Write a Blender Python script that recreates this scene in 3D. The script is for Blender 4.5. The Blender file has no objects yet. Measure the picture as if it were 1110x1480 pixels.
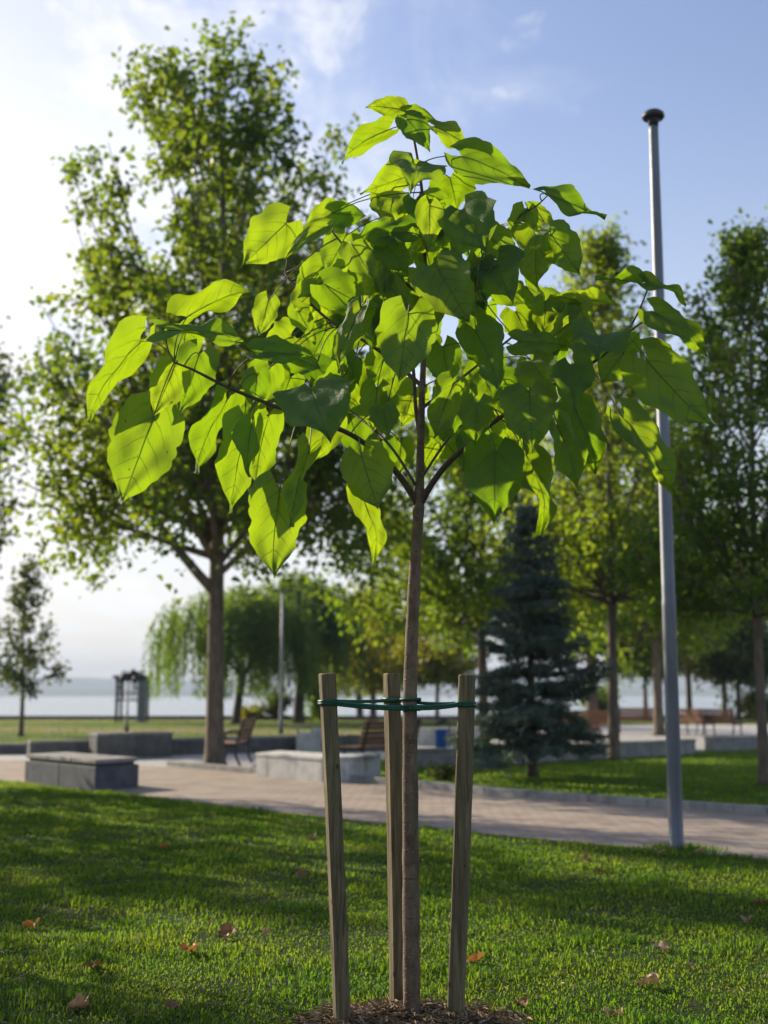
import bpy, bmesh, math, random
import numpy as np
from mathutils import Vector, Matrix

random.seed(7)
rng = np.random.default_rng(11)
R = math.radians
S = bpy.context.scene
COL = S.collection

# ------------------------------------------------------------------ camera and measuring
FPX, CX, CY = 1839.0, 555.0, 740.0
PITCH = R(8.2)
EYE = Vector((0, 0, 1.4))
FW = Vector((0, math.cos(PITCH), math.sin(PITCH)))
UP = Vector((0, -math.sin(PITCH), math.cos(PITCH)))
RT = Vector((1, 0, 0))

def ray(px, py):
    return FW + RT * ((px - CX) / FPX) + UP * ((CY - py) / FPX)

def at(px, py, Y):
    d = ray(px, py)
    return EYE + d * (Y / d.y)

def gp(px, py, z=0.0):
    d = ray(px, py)
    return EYE + d * ((z - EYE.z) / d.z)

def hgt(py, Y):
    return at(CX, py, Y).z

cam = bpy.data.cameras.new('camera')
cam.sensor_fit = 'VERTICAL'
cam.sensor_height = 36
cam.sensor_width = 27
cam.lens = 36 * FPX / 1480
cam.clip_start = 0.1
cam.clip_end = 20000
cam.dof.use_dof = True
cam.dof.focus_distance = 5.65
cam.dof.aperture_fstop = 1.9
cam.dof.aperture_blades = 0
camo = bpy.data.objects.new('camera', cam)
camo.location = EYE
camo.rotation_euler = (R(90) + PITCH, 0, 0)
COL.objects.link(camo)
S.camera = camo

# ------------------------------------------------------------------ light
SUN_AZ, SUN_EL = R(-50), R(24)          # azimuth from +Y, negative to the left
SUN = Vector((math.sin(SUN_AZ) * math.cos(SUN_EL), math.cos(SUN_AZ) * math.cos(SUN_EL), math.sin(SUN_EL)))
sl = bpy.data.lights.new('sun', 'SUN')
sl.energy = 5.0
sl.angle = R(0.55)
sl.color = (1.0, 0.87, 0.68)
so = bpy.data.objects.new('sun', sl)
so.rotation_euler = SUN.to_track_quat('Z', 'Y').to_euler()
so.location = (-30, 30, 40)
COL.objects.link(so)

S.view_settings.view_transform = 'Standard'
S.view_settings.look = 'None'
S.view_settings.exposure = 0.75
S.view_settings.gamma = 1
S.view_settings.use_curve_mapping = False
S.cycles.max_bounces = 8
S.cycles.diffuse_bounces = 3
S.cycles.glossy_bounces = 2
S.cycles.transmission_bounces = 5
S.cycles.volume_bounces = 0
S.cycles.transparent_max_bounces = 4
S.cycles.use_denoising = True
S.cycles.caustics_reflective = False
S.cycles.caustics_refractive = False

# ------------------------------------------------------------------ node helper
class NT:
    def __init__(s, tree):
        s.t = tree
        s.t.nodes.clear()
    def n(s, kind, props=None, **ins):
        nd = s.t.nodes.new(kind)
        for k, v in (props or {}).items():
            setattr(nd, k, v)
        for k, v in ins.items():
            key = int(k[1:]) if k[0] == 'i' and k[1:].isdigit() else k.replace('_', ' ')
            sock = nd.inputs[key]
            if isinstance(v, bpy.types.NodeSocket):
                s.t.links.new(v, sock)
            else:
                if sock.type == 'RGBA' and not isinstance(v, (int, float)) and len(v) == 3:
                    v = (*v, 1)
                sock.default_value = v
        return nd
    def math(s, op, a, b=0.0, c=0.0, clamp=False):
        nd = s.n('ShaderNodeMath', {'operation': op, 'use_clamp': clamp}, i0=a, i1=b, i2=c)
        return nd.outputs[0]
    def mix(s, f, a, b):
        nd = s.n('ShaderNodeMix', {'data_type': 'RGBA'})
        for i, v in ((0, f), (6, a), (7, b)):
            if isinstance(v, bpy.types.NodeSocket):
                s.t.links.new(v, nd.inputs[i])
            else:
                nd.inputs[i].default_value = v if i == 0 else (*v[:3], 1)
        return nd.outputs[2]
    def ramp(s, f, a, b, smooth=True):
        nd = s.n('ShaderNodeMapRange', {'interpolation_type': 'SMOOTHSTEP' if smooth else 'LINEAR'}, i0=f, i1=a, i2=b, i3=0.0, i4=1.0)
        return nd.outputs[0]
    def noise(s, vec, scale, detail=4, rough=0.55, dist=0.0):
        nd = s.n('ShaderNodeTexNoise', None, Scale=scale, Detail=detail, Roughness=rough, Distortion=dist)
        if vec is not None:
            s.t.links.new(vec, nd.inputs['Vector'])
        return nd.outputs[0]
    def link(s, a, b):
        s.t.links.new(a, b)

def new_mat(name):
    m = bpy.data.materials.new(name)
    m.use_nodes = True
    return m, NT(m.node_tree)

def solid(name, c1, c2, scale=8, rough=0.7, bump=0.15, bscale=60, stretch=None, metal=0.0, c3=None, spec=0.4, c3lim=(0.56, 0.7), streak=0.0):
    m, t = new_mat(name)
    co = t.n('ShaderNodeTexCoord').outputs['Object']
    if stretch:
        co = t.n('ShaderNodeMapping', None, Vector=co, Scale=stretch).outputs[0]
    n1 = t.noise(co, scale, 6, 0.6)
    col = t.mix(t.ramp(n1, 0.3, 0.7), c1, c2)
    if c3:
        n3 = t.noise(co, scale * 0.31, 5, 0.65)
        col = t.mix(t.ramp(n3, *c3lim), col, c3)
    if streak:
        sn = t.noise(t.n('ShaderNodeMapping', None, Vector=co, Scale=(7, 7, 0.5)).outputs[0], 1.0, 6, 0.7)
        col = t.mix(t.math('MULTIPLY', t.ramp(sn, 0.5, 0.68), streak), col, tuple(q * 0.45 for q in c1))
    n2 = t.noise(co, bscale, 5, 0.6)
    bp = t.n('ShaderNodeBump', None, Strength=bump, Distance=0.02, Height=n2)
    ro = t.math('MULTIPLY_ADD', n2, 0.25, rough - 0.12)
    p = t.n('ShaderNodeBsdfPrincipled', None, Base_Color=col, Roughness=ro, Metallic=metal, Normal=bp.outputs[0], Specular_IOR_Level=spec)
    o = t.n('ShaderNodeOutputMaterial', None, Surface=p.outputs[0])
    return m

def foliage(name, c1, c2, tr1, tr2, mixf=0.45, rough=0.5, patch=0.6, spec=0.35):
    """leaf material: reflecting side plus light let through"""
    m, t = new_mat(name)
    g = t.n('ShaderNodeNewGeometry')
    co = t.n('ShaderNodeTexCoord').outputs['Object']
    pn = t.noise(co, patch, 3)
    rnd = g.outputs['Random Per Island']
    f = t.math('MULTIPLY_ADD', rnd, 0.55, t.math('MULTIPLY_ADD', t.ramp(pn, 0.3, 0.7), 0.45, 0.0), clamp=True)
    col = t.mix(f, c1, c2)
    tr = t.mix(f, tr1, tr2)
    p = t.n('ShaderNodeBsdfPrincipled', None, Base_Color=col, Roughness=rough, Specular_IOR_Level=spec)
    tl = t.n('ShaderNodeBsdfTranslucent', None, Color=tr)
    mx = t.n('ShaderNodeMixShader', None, i0=mixf, i1=p.outputs[0], i2=tl.outputs[0])
    t.n('ShaderNodeOutputMaterial', None, Surface=mx.outputs[0])
    return m

# ------------------------------------------------------------------ materials
M = {}
M['bark'] = solid('bark', (0.10, 0.075, 0.055), (0.19, 0.15, 0.115), 9, 0.9, 0.9, 26, (1, 1, 0.35), c3=(0.07, 0.07, 0.05))
M['dark_bark'] = solid('dark_bark', (0.05, 0.04, 0.03), (0.10, 0.08, 0.06), 9, 0.9, 0.8, 26, (1, 1, 0.35))
M['twig'] = solid('twig', (0.055, 0.035, 0.025), (0.10, 0.065, 0.045), 30, 0.7, 0.3, 90)
M['concrete'] = solid('concrete', (0.22, 0.215, 0.20), (0.33, 0.32, 0.30), 5, 0.9, 0.35, 45, c3=(0.15, 0.145, 0.135), streak=0.6)
M['dark_concrete'] = solid('dark_concrete', (0.10, 0.10, 0.10), (0.17, 0.168, 0.16), 4, 0.9, 0.4, 45, c3=(0.07, 0.068, 0.065), streak=0.6)
M['pale_concrete'] = solid('pale_concrete', (0.46, 0.45, 0.43), (0.62, 0.61, 0.58), 4, 0.85, 0.3, 40, c3=(0.33, 0.31, 0.28), streak=0.6)
M['dark_stone'] = solid('dark_stone', (0.055, 0.062, 0.075), (0.10, 0.108, 0.125), 5, 0.75, 0.35, 50)
M['slab'] = solid('slab', (0.20, 0.19, 0.18), (0.32, 0.30, 0.28), 5, 0.75, 0.3, 40, c3=(0.12, 0.11, 0.1))
M['galv'] = solid('galv', (0.115, 0.125, 0.145), (0.18, 0.195, 0.22), 3, 0.5, 0.06, 30, (1, 1, 0.3), metal=0.35, c3=(0.09, 0.10, 0.115), streak=0.5)
M['dark_metal'] = solid('dark_metal', (0.03, 0.032, 0.035), (0.06, 0.062, 0.066), 8, 0.5, 0.1, 50, metal=0.3)
M['grey_metal'] = solid('grey_metal', (0.16, 0.17, 0.19), (0.24, 0.25, 0.27), 8, 0.5, 0.1, 50, metal=0.3)
M['bench_wood'] = solid('bench_wood', (0.14, 0.065, 0.035), (0.26, 0.13, 0.07), 7, 0.6, 0.3, 40, (0.2, 1, 1))
M['blue'] = solid('blue_paint', (0.008, 0.07, 0.26), (0.012, 0.10, 0.34), 4, 0.45, 0.05, 40)
M['tie'] = solid('tie_plastic', (0.004, 0.06, 0.033), (0.008, 0.10, 0.055), 30, 0.42, 0.2, 120)
M['dry_leaf'] = foliage('dry_leaf', (0.13, 0.055, 0.02), (0.30, 0.17, 0.08), (0.16, 0.075, 0.025), (0.24, 0.13, 0.05), 0.18, 0.6, 3)
M['dry_leaf_pale'] = foliage('dry_leaf_pale', (0.30, 0.19, 0.11), (0.48, 0.34, 0.23), (0.26, 0.15, 0.06), (0.34, 0.22, 0.1), 0.2, 0.6, 3)
M['dry_leaf_orange'] = foliage('dry_leaf_orange', (0.30, 0.12, 0.03), (0.42, 0.20, 0.06), (0.35, 0.14, 0.03), (0.42, 0.2, 0.05), 0.3, 0.6, 3)
M['mulch'] = solid('mulch', (0.075, 0.05, 0.034), (0.19, 0.135, 0.09), 14, 0.95, 0.9, 60)
M['chip'] = foliage('chip', (0.10, 0.065, 0.04), (0.46, 0.34, 0.21), (0.1, 0.07, 0.03), (0.2, 0.14, 0.06), 0.1, 0.85, 8)

def young_bark_mat():
    m, t = new_mat('young_bark')
    co = t.n('ShaderNodeTexCoord').outputs['Object']
    st = t.n('ShaderNodeMapping', None, Vector=co, Scale=(1, 1, 0.5)).outputs[0]
    n1 = t.noise(st, 22, 6, 0.65)
    n2 = t.noise(co, 4, 4)
    col = t.mix(t.ramp(n1, 0.32, 0.68), (0.085, 0.055, 0.033), (0.215, 0.15, 0.095))
    col = t.mix(t.ramp(n2, 0.5, 0.68), col, (0.13, 0.11, 0.06))
    vo = t.n('ShaderNodeTexVoronoi', {'feature': 'F1'}, Vector=t.n('ShaderNodeMapping', None, Vector=co, Scale=(1, 1, 1.5)).outputs[0], Scale=34.0).outputs[0]
    len_ = t.ramp(vo, 0.26, 0.12)
    col = t.mix(t.math('MULTIPLY', len_, 0.7), col, (0.33, 0.26, 0.18))
    ring = t.ramp(t.noise(t.n('ShaderNodeMapping', None, Vector=co, Scale=(3, 3, 60)).outputs[0], 1.0, 3), 0.62, 0.72)
    col = t.mix(t.math('MULTIPLY', ring, 0.6), col, (0.05, 0.034, 0.022))
    h = t.math('ADD', t.math('MULTIPLY', n1, 0.6), t.math('SUBTRACT', len_, t.math('MULTIPLY', ring, 0.5)))
    bp = t.n('ShaderNodeBump', None, Strength=0.9, Distance=0.008, Height=h)
    p = t.n('ShaderNodeBsdfPrincipled', None, Base_Color=col, Roughness=0.8, Normal=bp.outputs[0], Specular_IOR_Level=0.3)
    t.n('ShaderNodeOutputMaterial', None, Surface=p.outputs[0])
    return m
M['young_bark'] = young_bark_mat()

def stake_mat():
    m, t = new_mat('stake_wood')
    co = t.n('ShaderNodeTexCoord').outputs['Object']
    st = t.n('ShaderNodeMapping', None, Vector=co, Scale=(34, 34, 1.6)).outputs[0]
    grain = t.noise(st, 1.6, 6, 0.65, 0.6)
    col = t.mix(t.ramp(grain, 0.32, 0.7), (0.085, 0.068, 0.036), (0.215, 0.175, 0.10))
    big = t.noise(co, 5, 4)
    col = t.mix(t.math('MULTIPLY', t.ramp(big, 0.48, 0.7), 0.6), col, (0.105, 0.10, 0.045))
    vo = t.n('ShaderNodeTexVoronoi', {'feature': 'F1'}, Vector=t.n('ShaderNodeMapping', None, Vector=co, Scale=(1, 1, 0.55)).outputs[0], Scale=17.0).outputs[0]
    knot = t.ramp(vo, 0.17, 0.07)
    col = t.mix(t.math('MULTIPLY', knot, 0.75), col, (0.045, 0.032, 0.022))
    ck = t.ramp(t.noise(t.n('ShaderNodeMapping', None, Vector=co, Scale=(60, 60, 1.1)).outputs[0], 1.0, 4, 0.6), 0.62, 0.68)
    col = t.mix(t.math('MULTIPLY', ck, 0.7), col, (0.035, 0.027, 0.018))
    bp = t.n('ShaderNodeBump', None, Strength=0.7, Distance=0.008, Height=t.math('SUBTRACT', grain, t.math('MULTIPLY', knot, 0.4)))
    p = t.n('ShaderNodeBsdfPrincipled', None, Base_Color=col, Roughness=0.85, Normal=bp.outputs[0], Specular_IOR_Level=0.25)
    t.n('ShaderNodeOutputMaterial', None, Surface=p.outputs[0])
    return m
M['stake'] = stake_mat()

def big_leaf_mat():
    m, t = new_mat('big_leaf')
    uv = t.n('ShaderNodeUVMap').outputs[0]
    sp = t.n('ShaderNodeSeparateXYZ', None, Vector=uv)
    g = t.n('ShaderNodeNewGeometry')
    x = t.math('ABSOLUTE', t.math('SUBTRACT', sp.outputs[0], 0.5))
    y = sp.outputs[1]
    wob = t.math('MULTIPLY', t.math('SUBTRACT', t.noise(uv, 5, 3), 0.5), 0.09)
    s = t.math('ADD', t.math('SUBTRACT', y, t.math('MULTIPLY', x, t.math('MULTIPLY_ADD', x, 0.9, 0.55))), wob)
    fr = t.math('ABSOLUTE', t.math('SUBTRACT', t.math('FRACT', t.math('MULTIPLY_ADD', s, 4.6, 0.5)), 0.5))
    side = t.math('MULTIPLY', t.ramp(fr, 0.07, 0.015), t.ramp(x, 0.5, 0.1))
    mid = t.ramp(x, 0.016, 0.006)
    # finer net of veins
    vn = t.n('ShaderNodeTexVoronoi', {'feature': 'DISTANCE_TO_EDGE'}, Vector=uv, Scale=22.0).outputs[0]
    net = t.math('MULTIPLY', t.ramp(vn, 0.07, 0.01), 0.18)
    vein = t.math('MAXIMUM', t.math('MAXIMUM', side, mid), net)
    rnd = g.outputs['Random Per Island']
    blot = t.noise(uv, 3.0, 4)
    f = t.math('MULTIPLY_ADD', rnd, 0.8, t.math('MULTIPLY', t.math('SUBTRACT', blot, 0.25), 0.7), clamp=True)
    top = t.mix(f, (0.034, 0.082, 0.030), (0.055, 0.118, 0.036))
    under = t.mix(f, (0.065, 0.125, 0.045), (0.09, 0.155, 0.055))
    col = t.mix(g.outputs['Backfacing'], top, under)
    col = t.mix(t.math('MULTIPLY', vein, 0.35), col, (0.14, 0.21, 0.07))
    tr = t.mix(f, (0.17, 0.37, 0.004), (0.44, 0.60, 0.008))
    tr = t.mix(t.math('MULTIPLY', vein, 0.75), tr, (0.13, 0.24, 0.01))
    # brown scorched margin on some leaves
    edge = t.n('ShaderNodeAttribute', {'attribute_name': 'rim'}).outputs['Fac']
    sc = t.math('MULTIPLY', t.ramp(t.math('ADD', edge, t.math('MULTIPLY', t.math('SUBTRACT', t.noise(uv, 7, 4), 0.5), 0.5)), 1.02, 1.12), t.ramp(rnd, 0.5, 0.8))
    col = t.mix(sc, col, (0.16, 0.085, 0.03))
    tr = t.mix(sc, tr, (0.25, 0.12, 0.02))
    sv = t.n('ShaderNodeTexVoronoi', {'feature': 'F1'}, Vector=t.n('ShaderNodeVectorMath', {'operation': 'ADD'}, i0=uv, i1=t.n('ShaderNodeCombineXYZ', None, X=t.math('MULTIPLY', rnd, 37.0), Y=0.0, Z=0.0).outputs[0]).outputs[0], Scale=7.0)
    spot = t.math('MULTIPLY', t.ramp(sv.outputs[0], 0.11, 0.06), t.ramp(t.n('ShaderNodeSeparateColor', None, Color=sv.outputs[1]).outputs[0], 0.82, 0.84))
    col = t.mix(spot, col, (0.13, 0.08, 0.03))
    tr = t.mix(spot, tr, (0.16, 0.09, 0.01))
    bp = t.n('ShaderNodeBump', None, Strength=0.6, Distance=0.008, Height=t.math('MULTIPLY_ADD', vein, -1.0, t.math('MULTIPLY', t.noise(uv, 26, 3), 0.7)))
    p = t.n('ShaderNodeBsdfPrincipled', None, Base_Color=col, Roughness=0.55, Normal=bp.outputs[0], Specular_IOR_Level=0.25)
    tl = t.n('ShaderNodeBsdfTranslucent', None, Color=tr)
    mx = t.n('ShaderNodeMixShader', None, i0=0.5, i1=p.outputs[0], i2=tl.outputs[0])
    t.n('ShaderNodeOutputMaterial', None, Surface=mx.outputs[0])
    return m
M['big_leaf'] = big_leaf_mat()

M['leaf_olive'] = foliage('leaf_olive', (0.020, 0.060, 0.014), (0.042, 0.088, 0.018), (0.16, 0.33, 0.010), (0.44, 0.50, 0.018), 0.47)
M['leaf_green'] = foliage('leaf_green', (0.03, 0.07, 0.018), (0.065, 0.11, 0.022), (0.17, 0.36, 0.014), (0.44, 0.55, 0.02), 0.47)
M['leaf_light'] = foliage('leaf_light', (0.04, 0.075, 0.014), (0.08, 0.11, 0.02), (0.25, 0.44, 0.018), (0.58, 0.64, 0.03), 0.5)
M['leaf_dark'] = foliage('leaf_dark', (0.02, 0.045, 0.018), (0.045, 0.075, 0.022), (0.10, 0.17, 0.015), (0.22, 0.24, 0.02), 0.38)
M['leaf_yellow'] = foliage('leaf_yellow', (0.06, 0.095, 0.018), (0.12, 0.13, 0.022), (0.40, 0.45, 0.015), (0.55, 0.48, 0.02), 0.45)
M['leaf_willow'] = foliage('leaf_willow', (0.04, 0.075, 0.016), (0.075, 0.11, 0.02), (0.19, 0.38, 0.025), (0.38, 0.52, 0.035), 0.46)
M['leaf_willow_dark'] = foliage('leaf_willow_dark', (0.035, 0.08, 0.026), (0.07, 0.115, 0.034), (0.18, 0.36, 0.03), (0.36, 0.50, 0.04), 0.48)
M['leaf_brown'] = foliage('leaf_brown', (0.05, 0.06, 0.022), (0.10, 0.085, 0.03), (0.22, 0.22, 0.03), (0.34, 0.24, 0.03), 0.4)
M['needle'] = foliage('needle', (0.06, 0.10, 0.066), (0.17, 0.225, 0.19), (0.07, 0.13, 0.06), (0.14, 0.20, 0.10), 0.22, 0.6, 1.6)
M['grass_blade'] = foliage('grass_blade', (0.024, 0.078, 0.009), (0.065, 0.128, 0.016), (0.10, 0.32, 0.008), (0.44, 0.54, 0.03), 0.48, 0.6, 1.3, 0.16)
M['tuft_far'] = foliage('tuft_far', (0.05, 0.10, 0.015), (0.11, 0.14, 0.03), (0.20, 0.34, 0.02), (0.36, 0.40, 0.05), 0.42, 0.6, 0.15)

def ground_mat():
    m, t = new_mat('ground')
    g = t.n('ShaderNodeNewGeometry')
    pos = g.outputs['Position']
    sp = t.n('ShaderNodeSeparateXYZ', None, Vector=pos)
    n1 = t.noise(pos, 1.3, 5)
    n2 = t.noise(pos, 18, 5, 0.65)
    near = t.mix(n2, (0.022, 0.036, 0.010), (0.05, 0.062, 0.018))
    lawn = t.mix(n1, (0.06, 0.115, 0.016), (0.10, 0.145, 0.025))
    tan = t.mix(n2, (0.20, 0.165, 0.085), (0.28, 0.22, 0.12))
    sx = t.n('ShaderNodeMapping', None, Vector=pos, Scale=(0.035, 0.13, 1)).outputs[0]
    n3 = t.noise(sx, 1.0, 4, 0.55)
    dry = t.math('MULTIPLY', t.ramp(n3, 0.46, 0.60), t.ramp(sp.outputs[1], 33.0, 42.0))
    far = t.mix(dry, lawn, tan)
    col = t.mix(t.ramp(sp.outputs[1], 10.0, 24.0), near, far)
    bp = t.n('ShaderNodeBump', None, Strength=0.9, Distance=0.04, Height=n2)
    p = t.n('ShaderNodeBsdfPrincipled', None, Base_Color=col, Roughness=0.95, Normal=bp.outputs[0], Specular_IOR_Level=0.1)
    t.n('ShaderNodeOutputMaterial', None, Surface=p.outputs[0])
    return m
M['ground'] = ground_mat()

def paver_mat(name, ang, c1, c2, mortar, bw=0.24, bh=0.12, tint=(0.2, 0.16, 0.13)):
    m, t = new_mat(name)
    pos = t.n('ShaderNodeNewGeometry').outputs['Position']
    mp = t.n('ShaderNodeMapping', None, Vector=pos, Rotation=(0, 0, ang)).outputs[0]
    b = t.n('ShaderNodeTexBrick', {'offset': 0.5}, Vector=mp, Color1=c1, Color2=c2, Mortar=mortar, Scale=1.0, Mortar_Size=0.008, Mortar_Smooth=0.3, Bias=0.0, Brick_Width=bw, Row_Height=bh)
    n1 = t.noise(pos, 1.4, 7, 0.7)
    n2 = t.noise(pos, 30, 5, 0.7)
    col = t.mix(t.math('MULTIPLY', t.ramp(n1, 0.42, 0.66), 0.7), b.outputs[0], tint)
    col = t.mix(t.math('MULTIPLY', n2, 0.3), col, (0.16, 0.14, 0.12))
    h = t.math('MULTIPLY_ADD', b.outputs[1], -1.0, t.math('MULTIPLY', n2, 0.4))
    bp = t.n('ShaderNodeBump', None, Strength=0.7, Distance=0.012, Height=h)
    p = t.n('ShaderNodeBsdfPrincipled', None, Base_Color=col, Roughness=0.82, Normal=bp.outputs[0], Specular_IOR_Level=0.3)
    t.n('ShaderNodeOutputMaterial', None, Surface=p.outputs[0])
    return m
M['path'] = paver_mat('path_pavers', R(-43), (0.385, 0.30, 0.235), (0.44, 0.36, 0.29), (0.20, 0.16, 0.125), 0.20, 0.10)
M['plaza'] = paver_mat('plaza_slabs', R(12), (0.42, 0.41, 0.40), (0.52, 0.51, 0.49), (0.22, 0.21, 0.20), 0.6, 0.6, (0.34, 0.32, 0.3))

def water_mat():
    m, t = new_mat('water')
    pos = t.n('ShaderNodeNewGeometry').outputs['Position']
    mp = t.n('ShaderNodeMapping', None, Vector=pos, Scale=(0.25, 0.7, 1)).outputs[0]
    n = t.noise(mp, 1.0, 6, 0.6)
    bp = t.n('ShaderNodeBump', None, Strength=0.25, Distance=0.15, Height=n)
    p = t.n('ShaderNodeBsdfPrincipled', None, Base_Color=(0.10, 0.15, 0.19), Roughness=0.16, Normal=bp.outputs[0], IOR=1.33, Specular_IOR_Level=0.5)
    t.n('ShaderNodeOutputMaterial', None, Surface=p.outputs[0])
    return m
M['water'] = water_mat()
M['hill'] = solid('hill', (0.05, 0.075, 0.045), (0.10, 0.12, 0.07), 0.004, 0.95, 0, 0.01)

# ------------------------------------------------------------------ sky
W = bpy.data.worlds.new('World')
S.world = W
W.use_nodes = True
def sky():
    t = NT(W.node_tree)
    sk = t.n('ShaderNodeTexSky')
    sk.sky_type = 'NISHITA'
    sk.sun_disc = False
    sk.sun_elevation = SUN_EL
    sk.sun_rotation = SUN_AZ
    sk.altitude = 0
    sk.air_density = 1.25
    sk.dust_density = 1.2
    sk.ozone_density = 1.6
    d = t.n('ShaderNodeTexCoord').outputs['Generated']
    nd = t.n('ShaderNodeVectorMath', {'operation': 'NORMALIZE'}, i0=d).outputs[0]
    sp = t.n('ShaderNodeSeparateXYZ', None, Vector=nd)
    zz = t.math('ADD', t.math('MAXIMUM', sp.outputs[2], 0.0), 0.16)
    pv = t.n('ShaderNodeCombineXYZ', None, X=t.math('DIVIDE', sp.outputs[0], zz), Y=t.math('DIVIDE', sp.outputs[1], zz), Z=0.0).outputs[0]
    sd = t.n('ShaderNodeVectorMath', {'operation': 'DOT_PRODUCT'}, i0=nd, i1=SUN).outputs['Value']
    pw = t.n('ShaderNodeMapping', None, Vector=pv, Rotation=(0, 0, R(35)), Scale=(1.0, 0.55, 1)).outputs[0]
    n1 = t.noise(pw, 8.5, 10, 0.66, 0.5)
    n2 = t.noise(pv, 1.9, 7, 0.55, 0.4)
    # banks of cloud: where they stand in the sky
    wn = t.n('ShaderNodeTexNoise', None, Vector=pw, Scale=10.0, Detail=7.0, Roughness=0.62)
    wd = t.n('ShaderNodeVectorMath', {'operation': 'MULTIPLY_ADD'}, i0=wn.outputs[1], i1=(0.16, 0.16, 0.16), i2=(-0.08, -0.08, -0.08)).outputs[0]
    nw = t.n('ShaderNodeVectorMath', {'operation': 'NORMALIZE'}, i0=t.n('ShaderNodeVectorMath', {'operation': 'ADD'}, i0=nd, i1=wd).outputs[0]).outputs[0]
    tot = None
    for (px, py, wdt, amp) in CLOUDS:
        c = ray(px, py).normalized()
        q = t.n('ShaderNodeVectorMath', {'operation': 'DOT_PRODUCT'}, i0=nw, i1=c).outputs['Value']
        k = t.math('MULTIPLY', t.ramp(q, math.cos(wdt), 1.0), amp)
        tot = k if tot is None else t.math('MAXIMUM', tot, k)
    puff = t.math('MULTIPLY', t.ramp(t.math('ADD', n1, t.math('SUBTRACT', tot, 0.5)), 0.44, 0.84), 0.88)
    lowf = t.ramp(sp.outputs[2], 0.50, 0.30)
    glow = t.math('ADD', sd, t.math('MULTIPLY_ADD', t.math('SUBTRACT', n2, 0.5), 0.6, t.math('MULTIPLY', t.math('SUBTRACT', n1, 0.5), 0.34)))
    veil = t.math('MULTIPLY', t.ramp(glow, 0.64, 0.88), t.math('MULTIPLY_ADD', lowf, 0.62, 0.36))
    low = t.math('MULTIPLY', t.ramp(sp.outputs[2], 0.48, 0.0), 0.66)
    tint = t.n('ShaderNodeMix', {'data_type': 'RGBA', 'blend_type': 'MULTIPLY'}, i0=1.0)
    t.link(sk.outputs[0], tint.inputs[6])
    tint.inputs[7].default_value = (0.92, 0.86, 0.98, 1)
    base = tint.outputs[2]
    v = VAL
    c = t.mix(low, base, (v * 0.92, v * 0.95, v * 1.0))
    c = t.mix(veil, c, (v * 1.18, v * 1.17, v * 1.14))
    c = t.mix(puff, c, (v * 1.12, v * 1.11, v * 1.09))
    bg = t.n('ShaderNodeBackground', None, Color=c, Strength=0.11)
    t.n('ShaderNodeOutputWorld', None, Surface=bg.outputs[0])
VAL = 5.6
CLOUDS = [(170, 55, 0.095, 0.66), (265, 15, 0.09, 0.62), (345, 15, 0.06, 0.60), (470, 30, 0.07, 0.58), (500, 75, 0.045, 0.52), (702, 165, 0.034, 0.42), (722, 140, 0.026, 0.44), (768, 50, 0.034, 0.46), (20, 150, 0.14, 0.42), (90, 270, 0.12, 0.40), (520, 240, 0.04, 0.5), (455, 150, 0.045, 0.5)]
sky()

# ------------------------------------------------------------------ object helpers
def tag(o, label=None, cat=None, group=None, kind=None):
    if label: o['label'] = label
    if cat: o['category'] = cat
    if group: o['group'] = group
    if kind: o['kind'] = kind
    return o

def empty(name, loc, rz=0.0):
    o = bpy.data.objects.new(name, None)
    o.empty_display_size = 0.2
    o.location = loc
    o.rotation_euler = (0, 0, rz)
    COL.objects.link(o)
    return o

def link_mesh(name, me, mats, parent=None, origin=None):
    o = bpy.data.objects.new(name, me)
    COL.objects.link(o)
    for m in (mats if isinstance(mats, (list, tuple)) else [mats]):
        me.materials.append(m)
    if parent is not None:
        o.parent = parent
    if origin is not None:
        o.location = origin
    return o

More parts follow.
